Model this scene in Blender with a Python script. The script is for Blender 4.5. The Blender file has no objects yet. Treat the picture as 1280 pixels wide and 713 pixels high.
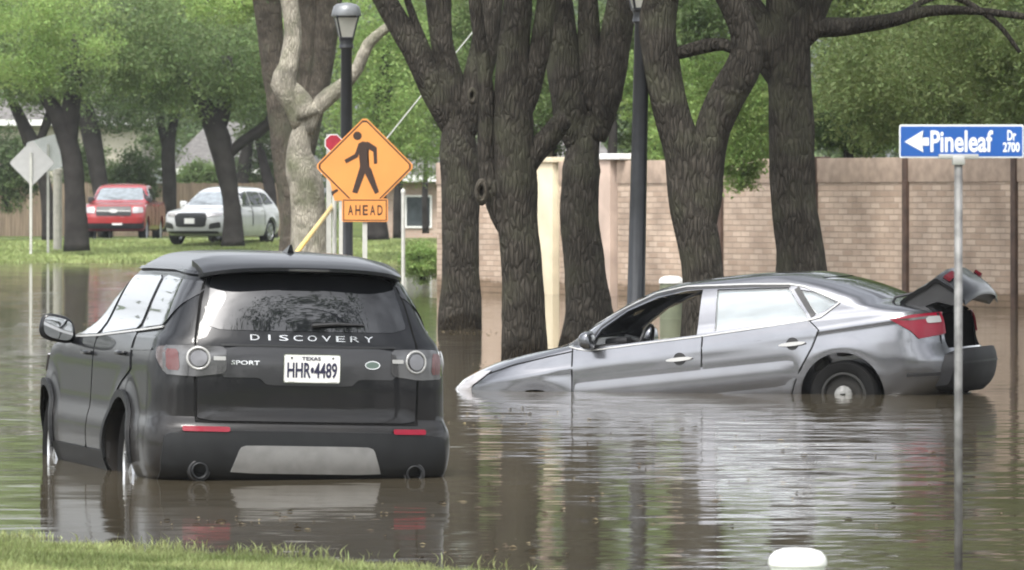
import bpy, bmesh, math, random
import numpy as np
from mathutils import Vector, Matrix, noise
R_ = math.radians
C = bpy.context.scene.collection
scene = bpy.context.scene

# ---------------------------------------------------------------- survey
# distances were surveyed from the photograph: FOC = focal length in photo pixels,
# HOR = horizon row, EYE = eye height over the flood water (z = 0)
FOC, HOR, EYE = 7500.0, 250.0, 1.75
def P(px, py, Z):
    return Vector(((px-640)/FOC*Z, Z, EYE-(py-HOR)/FOC*Z))
def SC(Z): return FOC/Z

# ---------------------------------------------------------------- materials
MATS = {}
def pm(name, col, rough=.5, metal=0., var=.12, scale=6., bump=0., bscale=40., coat=0., spec=.5,
       col2=None, stretch=None, island=0., trans=0., emit=None, crough=.03, detail=4.):
    if name in MATS: return MATS[name]
    m = bpy.data.materials.new(name); m.use_nodes = True
    N, L = m.node_tree.nodes, m.node_tree.links
    b = N['Principled BSDF']; out = N['Material Output']
    tc = N.new('ShaderNodeTexCoord'); src = tc.outputs['Object']
    if stretch:
        mp = N.new('ShaderNodeMapping'); mp.inputs['Scale'].default_value = stretch
        L.new(src, mp.inputs['Vector']); src = mp.outputs['Vector']
    nz = N.new('ShaderNodeTexNoise'); nz.inputs['Scale'].default_value = scale; nz.inputs['Detail'].default_value = detail
    L.new(src, nz.inputs['Vector'])
    cr = N.new('ShaderNodeValToRGB')
    c1 = [max(0, c*(1-var)) for c in col]; c2 = list(col2) if col2 else [min(1, c*(1+var)) for c in col]
    cr.color_ramp.elements[0].position = .35; cr.color_ramp.elements[1].position = .65
    cr.color_ramp.elements[0].color = (*c1, 1); cr.color_ramp.elements[1].color = (*c2, 1)
    L.new(nz.outputs['Fac'], cr.inputs['Fac'])
    colout = cr.outputs['Color']
    if island:
        g = N.new('ShaderNodeNewGeometry'); hs = N.new('ShaderNodeHueSaturation')
        mr = N.new('ShaderNodeMapRange'); mr.inputs['To Min'].default_value = 1-island; mr.inputs['To Max'].default_value = 1+island
        L.new(g.outputs['Random Per Island'], mr.inputs['Value']); L.new(mr.outputs['Result'], hs.inputs['Value'])
        mr2 = N.new('ShaderNodeMapRange'); mr2.inputs['To Min'].default_value = .48; mr2.inputs['To Max'].default_value = .515
        L.new(g.outputs['Random Per Island'], mr2.inputs['Value']); L.new(mr2.outputs['Result'], hs.inputs['Hue'])
        L.new(colout, hs.inputs['Color']); colout = hs.outputs['Color']
    L.new(colout, b.inputs['Base Color'])
    b.inputs['Roughness'].default_value = rough; b.inputs['Metallic'].default_value = metal
    b.inputs['Coat Weight'].default_value = coat; b.inputs['Coat Roughness'].default_value = crough
    b.inputs['Specular IOR Level'].default_value = spec
    if bump:
        n2 = N.new('ShaderNodeTexNoise'); n2.inputs['Scale'].default_value = bscale; n2.inputs['Detail'].default_value = 6
        L.new(src, n2.inputs['Vector'])
        bp = N.new('ShaderNodeBump'); bp.inputs['Strength'].default_value = 1; bp.inputs['Distance'].default_value = bump
        L.new(n2.outputs['Fac'], bp.inputs['Height']); L.new(bp.outputs['Normal'], b.inputs['Normal'])
    if trans:
        t = N.new('ShaderNodeBsdfTranslucent'); L.new(colout, t.inputs['Color'])
        mx = N.new('ShaderNodeMixShader'); mx.inputs[0].default_value = trans
        L.new(b.outputs[0], mx.inputs[1]); L.new(t.outputs[0], mx.inputs[2]); L.new(mx.outputs[0], out.inputs['Surface'])
    if emit:
        b.inputs['Emission Color'].default_value = (*emit[:3], 1); b.inputs['Emission Strength'].default_value = emit[3]
    MATS[name] = m; return m

def wetline(N, L, colour, top=.16):
    """silt and damp left by the flood: an uneven soaked band just over the water line"""
    g = N.new('ShaderNodeNewGeometry'); sp = N.new('ShaderNodeSeparateXYZ'); L.new(g.outputs['Position'], sp.inputs[0])
    nz = N.new('ShaderNodeTexNoise'); nz.inputs['Scale'].default_value = 3; nz.inputs['Detail'].default_value = 5; L.new(g.outputs['Position'], nz.inputs['Vector'])
    ad = N.new('ShaderNodeMath'); ad.operation = 'MULTIPLY_ADD'; ad.inputs[1].default_value = -.30; L.new(nz.outputs['Fac'], ad.inputs[0]); L.new(sp.outputs['Z'], ad.inputs[2])
    mr = N.new('ShaderNodeMapRange'); mr.inputs['From Min'].default_value = top-.15-.03; mr.inputs['From Max'].default_value = top-.15+.03
    mr.inputs['To Min'].default_value = .8; mr.inputs['To Max'].default_value = 0; L.new(ad.outputs[0], mr.inputs['Value'])
    mx = N.new('ShaderNodeMix'); mx.data_type = 'RGBA'; mx.blend_type = 'MULTIPLY'; mx.inputs['B'].default_value = (.42, .36, .27, 1)
    L.new(mr.outputs['Result'], mx.inputs['Factor']); L.new(colour, mx.inputs['A']); return mx.outputs['Result']
def bark(name, col, moss=None, fine=1.0, deep=.026, dark=.45):
    """vertically ridged bark"""
    m = pm(name, col, rough=.92, var=.35, scale=3.5, spec=.15)
    N, L = m.node_tree.nodes, m.node_tree.links
    b = N['Principled BSDF']
    tc = N.new('ShaderNodeTexCoord'); mp = N.new('ShaderNodeMapping'); mp.inputs['Scale'].default_value = (23*fine, 23*fine, 4.5*fine)
    L.new(tc.outputs['Object'], mp.inputs['Vector'])
    nz = N.new('ShaderNodeTexNoise'); nz.inputs['Scale'].default_value = 2; nz.inputs['Detail'].default_value = 3
    L.new(tc.outputs['Object'], nz.inputs['Vector'])
    ad = N.new('ShaderNodeVectorMath'); ad.operation = 'MULTIPLY_ADD'; ad.inputs[1].default_value = (2.6, 2.6, 2.0)
    L.new(nz.outputs['Color'], ad.inputs[0]); L.new(mp.outputs['Vector'], ad.inputs[2])
    vo = N.new('ShaderNodeTexVoronoi'); vo.feature = 'DISTANCE_TO_EDGE'; vo.inputs['Scale'].default_value = 1.0
    L.new(ad.outputs[0], vo.inputs['Vector'])
    mr = N.new('ShaderNodeMapRange'); mr.inputs['From Max'].default_value = .28; L.new(vo.outputs['Distance'], mr.inputs['Value'])
    n3 = N.new('ShaderNodeTexNoise'); n3.inputs['Scale'].default_value = 9; n3.inputs['Detail'].default_value = 8
    L.new(mp.outputs['Vector'], n3.inputs['Vector'])
    sm = N.new('ShaderNodeMath'); sm.operation = 'MULTIPLY_ADD'; sm.inputs[1].default_value = .6
    L.new(n3.outputs['Fac'], sm.inputs[0]); L.new(mr.outputs['Result'], sm.inputs[2])
    bp = N.new('ShaderNodeBump'); bp.inputs['Distance'].default_value = deep; L.new(sm.outputs[0], bp.inputs['Height'])
    L.new(bp.outputs['Normal'], b.inputs['Normal'])
    src = b.inputs['Base Color'].links[0].from_socket
    hs = N.new('ShaderNodeHueSaturation'); L.new(src, hs.inputs['Color'])
    m2 = N.new('ShaderNodeMapRange'); m2.inputs['To Min'].default_value = dark; m2.inputs['To Max'].default_value = 1.4
    L.new(sm.outputs[0], m2.inputs['Value']); L.new(m2.outputs['Result'], hs.inputs['Value'])
    res = hs.outputs['Color']
    if moss:
        n4 = N.new('ShaderNodeTexNoise'); n4.inputs['Scale'].default_value = 2.2; n4.inputs['Detail'].default_value = 6
        L.new(tc.outputs['Object'], n4.inputs['Vector'])
        r4 = N.new('ShaderNodeValToRGB'); r4.color_ramp.elements[0].position = .5; r4.color_ramp.elements[1].position = .68
        L.new(n4.outputs['Fac'], r4.inputs['Fac'])
        mx = N.new('ShaderNodeMix'); mx.data_type = 'RGBA'; mx.inputs['B'].default_value = (*moss, 1)
        L.new(r4.outputs['Color'], mx.inputs['Factor']); L.new(res, mx.inputs['A']); res = mx.outputs['Result']
    L.new(wetline(N, L, res), b.inputs['Base Color'])
    return m

def brickmat(name, c1, c2, mortar, w=.30, h=.10, stain=.3):
    m = bpy.data.materials.new(name); m.use_nodes = True
    N, L = m.node_tree.nodes, m.node_tree.links; b = N['Principled BSDF']
    tc = N.new('ShaderNodeTexCoord'); sp = N.new('ShaderNodeSeparateXYZ'); cb = N.new('ShaderNodeCombineXYZ')
    L.new(tc.outputs['Object'], sp.inputs[0]); L.new(sp.outputs['X'], cb.inputs['X']); L.new(sp.outputs['Z'], cb.inputs['Y'])
    br = N.new('ShaderNodeTexBrick'); br.inputs['Color1'].default_value = (*c1, 1); br.inputs['Color2'].default_value = (*c2, 1)
    br.inputs['Mortar'].default_value = (*mortar, 1); br.inputs['Scale'].default_value = 1
    br.inputs['Brick Width'].default_value = w; br.inputs['Row Height'].default_value = h; br.inputs['Mortar Size'].default_value = .012
    br.inputs['Mortar Smooth'].default_value = .3
    L.new(cb.outputs[0], br.inputs['Vector'])
    nz = N.new('ShaderNodeTexNoise'); nz.inputs['Scale'].default_value = 1.1; nz.inputs['Detail'].default_value = 7
    L.new(tc.outputs['Object'], nz.inputs['Vector'])
    mr = N.new('ShaderNodeMapRange'); mr.inputs['From Min'].default_value = .3; mr.inputs['From Max'].default_value = .7
    mr.inputs['To Min'].default_value = 1-stain; mr.inputs['To Max'].default_value = 1+stain*.6
    L.new(nz.outputs['Fac'], mr.inputs['Value'])
    hs = N.new('ShaderNodeHueSaturation'); L.new(br.outputs['Color'], hs.inputs['Color']); L.new(mr.outputs['Result'], hs.inputs['Value'])
    L.new(wetline(N, L, hs.outputs['Color'], .22), b.inputs['Base Color']); b.inputs['Roughness'].default_value = .9
    bp = N.new('ShaderNodeBump'); bp.inputs['Distance'].default_value = .01; bp.invert = True
    L.new(br.outputs['Fac'], bp.inputs['Height']); L.new(bp.outputs['Normal'], b.inputs['Normal'])
    return m

# ---------------------------------------------------------------- object helpers
def thing(name, label, cat, loc=(0, 0, 0), group=None, mw=None):
    o = bpy.data.objects.new(name, None); C.objects.link(o)
    o.empty_display_size = .2
    if mw is not None: o.matrix_world = mw
    else: o.location = loc
    o['label'] = label; o['category'] = cat
    if group: o['group'] = group
    return o
def tag(o, label, cat, group=None, kind=None):
    if kind: o['kind'] = kind
    if label: o['label'] = label
    if cat: o['category'] = cat
    if group: o['group'] = group
    return o
def struct(o): o['kind'] = 'structure'; return o
def mk(name, V, Fc, mat, parent=None, smooth=False, world=False, angle=None):
    """one mesh object; world=True: the vertices are world positions, moved to the parent's base"""
    V = np.asarray(V, dtype=float).reshape(-1, 3)
    if world and parent is not None: V = V - np.array(parent.location)
    me = bpy.data.meshes.new(name); me.from_pydata(V.tolist(), [], [list(f) for f in Fc]); me.update()
    if mat is not None: me.materials.append(mat)
    if smooth or angle:
        me.polygons.foreach_set('use_smooth', [True]*len(me.polygons))
        if angle: me.set_sharp_from_angle(angle=R_(angle))
    o = bpy.data.objects.new(name, me); C.objects.link(o)
    if parent is not None: o.parent = parent
    return o
def mkbm(name, bm, mat, parent=None, smooth=False, angle=None, world=False):
    if world and parent is not None: bmesh.ops.translate(bm, verts=bm.verts, vec=-Vector(parent.location))
    me = bpy.data.meshes.new(name); bmesh.ops.recalc_face_normals(bm, faces=bm.faces); bm.to_mesh(me); bm.free()
    if mat is not None: me.materials.append(mat)
    if smooth or angle:
        me.polygons.foreach_set('use_smooth', [True]*len(me.polygons))
        if angle: me.set_sharp_from_angle(angle=R_(angle))
    o = bpy.data.objects.new(name, me); C.objects.link(o)
    if parent is not None: o.parent = parent
    return o
def bx(bm, c, s, bev=0., rot=None):
    r = bmesh.ops.create_cube(bm, size=1); vs = r['verts']
    bmesh.ops.scale(bm, vec=s, verts=vs)
    if bev:
        es = list({e for v in vs for e in v.link_edges})
        g = bmesh.ops.bevel(bm, geom=es, offset=bev, segments=2, affect='EDGES', profile=.6)
        vs = list({v for f in g['faces'] for v in f.verts} | {v for v in vs if v.is_valid})
    if rot is not None: bmesh.ops.transform(bm, matrix=rot.to_4x4(), verts=vs)
    bmesh.ops.translate(bm, vec=c, verts=vs); return vs
def lathe(prof, n=24, axis='Z', c=(0, 0, 0)):
    """prof: list of (r, h). returns V, F"""
    V, Fc = [], []
    for (r, h) in prof:
        for k in range(n):
            a = 2*math.pi*k/n; p = (r*math.cos(a), r*math.sin(a), h)
            if axis == 'X': p = (h, p[0], p[1])
            if axis == 'Y': p = (p[0], h, p[1])
            V.append((p[0]+c[0], p[1]+c[1], p[2]+c[2]))
    m = len(prof)
    for j in range(m-1):
        for k in range(n):
            Fc.append((j*n+k, j*n+(k+1) % n, (j+1)*n+(k+1) % n, (j+1)*n+k))
    Fc.append(tuple(range(n-1, -1, -1))); Fc.append(tuple((m-1)*n+k for k in range(n)))
    return V, Fc
def merge(*vf):
    V, Fc = [], []
    for v, f in vf:
        o = len(V); V += list(v); Fc += [tuple(i+o for i in q) for q in f]
    return V, Fc
def tube(pts, rad, n=10):
    """tube through points with a radius for each"""
    pts = [Vector(p) for p in pts]; V, Fc = [], []
    if not hasattr(rad, '__len__'): rad = [rad]*len(pts)
    t = (pts[1]-pts[0]).normalized(); u = t.orthogonal().normalized()
    for i, p in enumerate(pts):
        t = (pts[min(i+1, len(pts)-1)]-pts[max(i-1, 0)]).normalized()
        u = (u - t*u.dot(t)).normalized(); w = t.cross(u)
        for k in range(n):
            a = 2*math.pi*k/n; V.append(tuple(p+(u*math.cos(a)+w*math.sin(a))*rad[i]))
    for i in range(len(pts)-1):
        for k in range(n): Fc.append((i*n+k, i*n+(k+1) % n, (i+1)*n+(k+1) % n, (i+1)*n+k))
    Fc.append(tuple(range(n-1, -1, -1))); Fc.append(tuple((len(pts)-1)*n+k for k in range(n)))
    return V, Fc
def prism(poly, depth, frame):
    """poly 2D -> thick plate. frame(a,b,d) -> point"""
    bm = bmesh.new(); n = len(poly)
    f = [bm.verts.new(frame(a, b, 0)) for a, b in poly]; g = [bm.verts.new(frame(a, b, depth)) for a, b in poly]
    bm.faces.new(f); bm.faces.new(g[::-1])
    for i in range(n): bm.faces.new((f[i], g[i], g[(i+1) % n], f[(i+1) % n]))
    bmesh.ops.triangulate(bm, faces=[q for q in bm.faces if len(q.verts) > 4])
    return bm
def chaikin(poly, it=2, f=.25):
    for _ in range(it):
        q = []
        for i in range(len(poly)):
            a, b = poly[i], poly[(i+1) % len(poly)]
            q.append((a[0]*(1-f)+b[0]*f, a[1]*(1-f)+b[1]*f)); q.append((a[0]*f+b[0]*(1-f), a[1]*f+b[1]*(1-f)))
        poly = q
    return poly
def rrect(x0, x1, y0, y1, r, n=5):
    q = []
    for cx, cy, a0 in ((x1-r, y1-r, 0), (x0+r, y1-r, 90), (x0+r, y0+r, 180), (x1-r, y0+r, 270)):
        for k in range(n+1):
            a = R_(a0+90*k/n); q.append((cx+r*math.cos(a), cy+r*math.sin(a)))
    return q
_txt = {}
def text2d(s, bold=0.0, sx=1.0, gap=1.0):
    """flat letters as 2D vertices and faces, scaled to a unit-height box"""
    cu = bpy.data.curves.new('t', 'FONT'); cu.body = s; cu.size = 1; cu.offset = bold; cu.space_character = gap
    cu.resolution_u = 3; cu.fill_mode = 'FRONT'
    o = bpy.data.objects.new('t', cu); C.objects.link(o)
    dg = bpy.context.evaluated_depsgraph_get(); me = bpy.data.meshes.new_from_object(o.evaluated_get(dg))
    V = [(v.co.x, v.co.y) for v in me.vertices]; Fc = [tuple(p.vertices) for p in me.polygons]
    bpy.data.objects.remove(o); bpy.data.curves.remove(cu); bpy.data.meshes.remove(me)
    V = np.array(V); V -= V.min(0); V /= V.max(0)
    return V, Fc
def text_on(name, s, box, frame, depth, mat, parent, bold=.0, gap=1.0):
    """letters stretched to box (a0,a1,b0,b1); frame(a,b,d)"""
    V, Fc = text2d(s, bold, gap=gap)
    a0, a1, b0, b1 = box
    A = [frame(a0+(a1-a0)*x, b0+(b1-b0)*y, depth) for x, y in V]; B = [frame(a0+(a1-a0)*x, b0+(b1-b0)*y, 0) for x, y in V]
    n = len(A); cnt = {}
    for f in Fc:
        for i in range(len(f)):
            cnt[(f[i], f[(i+1) % len(f)])] = 1
    G = list(Fc)
    for (i, j) in cnt:
        if (j, i) not in cnt: G.append((j, i, i+n, j+n))
    return mk(name, [tuple(v) for v in A+B], G, mat, parent)

def boolean(o, cutters, solver='EXACT'):
    for c in cutters:
        m = o.modifiers.new('b', 'BOOLEAN'); m.object = c; m.operation = 'DIFFERENCE'; m.solver = solver
    dg = bpy.context.evaluated_depsgraph_get(); me = bpy.data.meshes.new_from_object(o.evaluated_get(dg))
    o.modifiers.clear(); o.data = me
    for c in cutters: bpy.data.objects.remove(c)
    me.polygons.foreach_set('use_smooth', [True]*len(me.polygons)); me.set_sharp_from_angle(angle=R_(32))

# ---------------------------------------------------------------- vehicle bodies
def pchip(x, y, q):
    x = np.asarray(x, float); y = np.asarray(y, float); h = np.diff(x); d = np.diff(y)/h
    m = np.zeros_like(y); m[0] = d[0]; m[-1] = d[-1]
    for i in range(1, len(x)-1):
        if d[i-1]*d[i] > 0:
            w1 = 2*h[i]+h[i-1]; w2 = h[i]+2*h[i-1]; m[i] = (w1+w2)/(w1/d[i-1]+w2/d[i])
    q = np.clip(np.asarray(q, float), x[0], x[-1]); i = np.clip(np.searchsorted(x, q)-1, 0, len(x)-2)
    t = (q-x[i])/h[i]; a, b = y[i], y[i+1]
    return (2*t**3-3*t**2+1)*a+(t**3-2*t**2+t)*h[i]*m[i]+(-2*t**3+3*t**2)*b+(t**3-t**2)*h[i]*m[i+1]
class Shell:
    """a body as horizontal sections: z, rear y, front y, half width, rear corner depth/power, front corner depth/power"""
    def __init__(s, L, flare=None):
        s.L = np.array(L, float); s.flare = flare or (lambda y, z: 0)
    def par(s, z): return [pchip(s.L[:, 0], s.L[:, k], z) for k in range(1, 8)]
    def side_x(s, y, z):
        yr, yf, w, Rr, nr, Rf, nf = [float(v) for v in s.par(z)]
        x = w
        if y < yr+Rr: x = w*max(1e-4, 1-min(1, (yr+Rr-y)/Rr)**nr)**(1/nr)
        if y > yf-Rf: x = w*max(1e-4, 1-min(1, (y-yf+Rf)/Rf)**nf)**(1/nf)
        return x+s.flare(y, z)*(x/w)**4
    def rear_y(s, x, z):
        yr, yf, w, Rr, nr, Rf, nf = [float(v) for v in s.par(z)]
        return yr+Rr-Rr*max(1e-4, 1-min(1, abs(x)/w)**nr)**(1/nr)
    def front_y(s, x, z):
        yr, yf, w, Rr, nr, Rf, nf = [float(v) for v in s.par(z)]
        return yf-Rf+Rf*max(1e-4, 1-min(1, abs(x)/w)**nf)**(1/nf)
    def pt(s, face, a, b, o=0):
        if face == 'L': return (-s.side_x(a, b)-o, a, b)
        if face == 'R': return (s.side_x(a, b)+o, a, b)
        if face == 'B': return (a, s.rear_y(a, b)-o, b)
        if face == 'F': return (a, s.front_y(a, b)+o, b)
    def mesh(s, step=.035, nq=16, ns=44):
        zs = [s.L[0, 0]]
        for i in range(len(s.L)-1):
            k = int(min(16, max(2, math.ceil(np.abs(s.L[i+1, :4]-s.L[i, :4]).max()/step))))
            zs += list(np.linspace(s.L[i, 0], s.L[i+1, 0], k+1)[1:])
        V, Fc = [], []
        for z in zs:
            yr, yf, w, Rr, nr, Rf, nf = [float(v) for v in s.par(z)]
            ring = []
            for k in range(nq+1):
                a = math.pi/2*k/nq; ring.append((w*max(0, math.cos(a))**(2/nf), yf-Rf+Rf*max(0, math.sin(a))**(2/nf)))
            ring = ring[::-1]                                   # front centre -> side
            for k in range(1, ns): ring.append((w, (yf-Rf)+((yr+Rr)-(yf-Rf))*k/ns))
            for k in range(nq+1):
                a = math.pi/2*k/nq; ring.append((w*max(0, math.cos(a))**(2/nr), yr+Rr-Rr*max(0, math.sin(a))**(2/nr)))
            full = ring+[(-x, y) for x, y in ring[-2:0:-1]]
            for x, y in full:
                f = s.flare(y, z)*(abs(x)/w)**4
                V.append((x+math.copysign(f, x), y, z))
        n = len(full)
        for j in range(len(zs)-1):
            for k in range(n): Fc.append((j*n+k, j*n+(k+1) % n, (j+1)*n+(k+1) % n, (j+1)*n+k))
        Fc.append(tuple(range(n-1, -1, -1))); Fc.append(tuple((len(zs)-1)*n+k for k in range(n)))
        return V, Fc
def patch(name, poly, face, sh, off, thick, mat, parent, step=.05, back=None):
    """a skin cut to an outline in the side or end view, lying on the body's real curved surface"""
    bm = bmesh.new(); bm.faces.new([bm.verts.new((a, b, 0)) for a, b in poly])
    A = np.array(poly)
    for ax in (0, 1):
        lo, hi = A[:, ax].min(), A[:, ax].max(); k = max(1, int((hi-lo)/step))
        for i in range(1, k):
            c = [0, 0, 0]; c[ax] = lo+(hi-lo)*i/k; nrm = [0, 0, 0]; nrm[ax] = 1
            bmesh.ops.bisect_plane(bm, geom=bm.verts[:]+bm.edges[:]+bm.faces[:], plane_co=c, plane_no=nrm)
    bm.verts.index_update(); V = [(v.co.x, v.co.y) for v in bm.verts]; n = len(V)
    Fc = [tuple(v.index for v in f.verts) for f in bm.faces]
    bnd = [(e.verts[0].index, e.verts[1].index) for e in bm.edges if len(e.link_faces) == 1]; bm.free()
    T = [sh.pt(face, a, b, off+thick) for a, b in V]; B = [sh.pt(face, a, b, off-(back if back is not None else .004)) for a, b in V]
    G = Fc+[tuple(i+n for i in reversed(f)) for f in Fc]+[(i, j, j+n, i+n) for i, j in bnd]
    o = mk(name, T+B, G, mat, parent)
    bm = bmesh.new(); bm.from_mesh(o.data); bmesh.ops.recalc_face_normals(bm, faces=bm.faces); bm.to_mesh(o.data); bm.free()
    o.data.polygons.foreach_set('use_smooth', [True]*len(o.data.polygons)); o.data.set_sharp_from_angle(angle=R_(40))
    return o
def strip(name, path, width, face, sh, off, thick, mat, parent, closed=False):
    """a thin moulding or gap along a line on the body"""
    pts = []
    P2 = list(path)+([path[0]] if closed else [])
    for i in range(len(P2)-1):
        a, b = Vector(P2[i]), Vector(P2[i+1]); k = max(1, int((b-a).length/.05))
        for j in range(k): pts.append(a.lerp(b, j/k))
    if not closed: pts.append(Vector(P2[-1]))
    n = len(pts); V, Fc = [], []
    for i, p in enumerate(pts):
        q0 = pts[(i-1) % n] if closed or i else p; q1 = pts[(i+1) % n] if closed or i < n-1 else p
        t = (q1-q0).normalized(); m = Vector((-t.y, t.x))*width/2
        for sgn, o in ((1, off), (1, off+thick), (-1, off+thick), (-1, off)):
            c = p+m*sgn; V.append(sh.pt(face, c.x, c.y, o))
    for i in range(n if closed else n-1):
        j = (i+1) % n
        for k in range(4): Fc.append((i*4+k, i*4+(k+1) % 4, j*4+(k+1) % 4, j*4+k))
    if not closed: Fc += [(0, 1, 2, 3), ((n-1)*4+3, (n-1)*4+2, (n-1)*4+1, (n-1)*4)]
    o = mk(name, V, Fc, mat, parent)
    bm = bmesh.new(); bm.from_mesh(o.data); bmesh.ops.recalc_face_normals(bm, faces=bm.faces); bm.to_mesh(o.data); bm.free()
    return o
def pose(yaw, pitch, roll, al, apx, Z):
    """matrix that stands local point al at photo point apx, distance Z"""
    M = Matrix.Rotation(yaw, 3, 'Z') @ Matrix.Rotation(pitch, 3, 'X') @ Matrix.Rotation(roll, 3, 'Y')
    T = P(apx[0], apx[1], Z) - M @ Vector(al)
    return Matrix.Translation(T) @ M.to_4x4()
def unproj(MW, sh, px, py, face):
    """where a photo point falls on the body's surface: (y,z) for a side, (x,z) for an end"""
    inv = MW.inverted(); o = inv @ Vector((0, 0, EYE)); d = inv.to_3x3() @ Vector(((px-640)/FOC, 1, -(py-HOR)/FOC))
    ax = 0 if face in 'LR' else 1; val = sh.pt(face, 0, .8)[ax]
    for _ in range(12):
        t = (val-o[ax])/d[ax]; q = o+d*t
        a, b = (q.y, q.z) if ax == 0 else (q.x, q.z)
        val = .5*val+.5*sh.pt(face, a, b)[ax]
    return (a, b)
def wheel(parent, c, Rw, wd, side, tyre_m, rim_m, hub_m, spokes=5, label=None):
    """wheel mesh = brake drum and hub; tyre and rim are its children. side: -1 left, +1 right"""
    x, y, z = c; s = side
    def lx(prof, n=36): return lathe([(r, h*s) for r, h in prof], n, 'X', c)
    V, Fc = lx([(.02, -wd*.3), (Rw*.42, -wd*.3), (Rw*.42, wd*.12), (Rw*.16, wd*.16), (Rw*.16, wd*.30), (Rw*.10, wd*.34), (.01, wd*.34)])
    w = mk('wheel', V, Fc, hub_m, parent, angle=35)
    if spokes == 0:
        V, Fc = lx([(Rw*.64, wd*.1), (Rw*.62, wd*.30), (Rw*.3, wd*.22), (.01, wd*.22)]); mk('wheel_dish', V, Fc[:-2], hub_m, w, smooth=True)
    ri = Rw*.66
    V, Fc = lx([(ri, -wd/2+.02), (Rw*.93, -wd/2), (Rw*.99, -wd/2+.03), (Rw, 0), (Rw*.99, wd/2-.03), (Rw*.93, wd/2), (ri+.01, wd/2-.01), (ri-.01, wd/2-.03), (ri-.01, -wd/2+.02)], 48)
    t = mk('tyre', V, Fc[:-2], tyre_m, w, angle=50)
    parts = [lx([(ri, -wd*.45), (ri, wd*.43), (ri-.02, wd*.45), (ri-.03, wd*.40), (ri-.03, -wd*.45)])]
    parts[0] = (parts[0][0], parts[0][1][:-2])
    for k in range(spokes):
        a = 2*math.pi*k/spokes+.3
        for da in (-.13, .13):
            p0 = (x+s*wd*.33, y+Rw*.1*math.cos(a), z+Rw*.1*math.sin(a)); p1 = (x+s*wd*.38, y+(ri-.02)*math.cos(a+da), z+(ri-.02)*math.sin(a+da))
            parts.append(tube([p0, p1], [Rw*.055, Rw*.04], 6))
    V, Fc = merge(*parts); mk('rim', V, Fc, rim_m, w, angle=40)
    return w
# ---------------------------------------------------------------- common materials
M_tyre = pm('tyre_rubber', (.011, .011, .011), .85, spec=.15, var=.2, bump=.002)
M_black = pm('black_plastic', (.02, .02, .021), .45, var=.2)
M_dark = pm('dark_void', (.012, .012, .012), .9, var=.2, spec=.1)
M_alloy = pm('alloy', (.55, .56, .57), .3, .9, var=.08)
M_chrome = pm('chrome', (.75, .76, .77), .12, 1., var=.03)
M_silver = pm('silver_paint', (.42, .42, .41), .4, .3, var=.05)
M_white = pm('white_paint', (.78, .78, .76), .45, var=.05)
M_seam = pm('door_gap', (.008, .008, .008), .9, spec=.1)

# ---------------------------------------------------------------- ground
def shore(X): return 27.4-1.13*X                # edge of the near lawn
WA = Vector((P(600, 0, 114).x, 114)); WB = Vector((P(1290, 0, 97).x, 97))   # line of the brick wall in plan
WD = (WB-WA).normalized()
def ground():
    xs = np.concatenate([-np.geomspace(400, 12, 30), np.arange(-11.5, -4, .5), np.arange(-4, 3.5, .09), np.arange(3.6, 14, .5), np.geomspace(15, 400, 30)])
    zs = np.concatenate([np.arange(-30, 14, 2), np.arange(14, 24, .5), np.arange(24, 34, .12), np.arange(34, 40, 1), np.arange(40, 160, 4), np.arange(160, 230, 1.0), np.geomspace(232, 2500, 40)])
    V = []
    for z in zs:
        for x in xs:
            d = (shore(x)-z)/1.51
            h = max(-.55, min(.32, .055*d+.022*noise.noise(Vector((x*1.7, z*.9, 0)))+.012*noise.noise(Vector((x*5, z*3, 3)))))
            if z > 60:
                far = max(-.55, min(.45, .03*(z-168-1.5*noise.noise(Vector((x*.12, 5, 0))))))
                if z > 250: far = .45+min(1.5, (z-250)*.01)
                # the yards beyond the brick wall stay above water
                dw = (Vector((x, z))-WA).dot(Vector((-WD.y, WD.x))); alw = (Vector((x, z))-WA).dot(WD)
                if alw > -2: far = max(far, max(-.55, min(.35, (dw-.5)*.5)))
                h = far
            V.append((x, z, h))
    nx = len(xs); Fc = []
    for j in range(len(zs)-1):
        for i in range(nx-1): Fc.append((j*nx+i, j*nx+i+1, (j+1)*nx+i+1, (j+1)*nx+i))
    g = mk('ground', V, Fc, pm('lawn_soil', (.075, .10, .028), .95, var=.35, scale=1.3, bump=.02, bscale=30, col2=(.12, .16, .045), spec=.1), smooth=True)
    struct(g)
ground()
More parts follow.
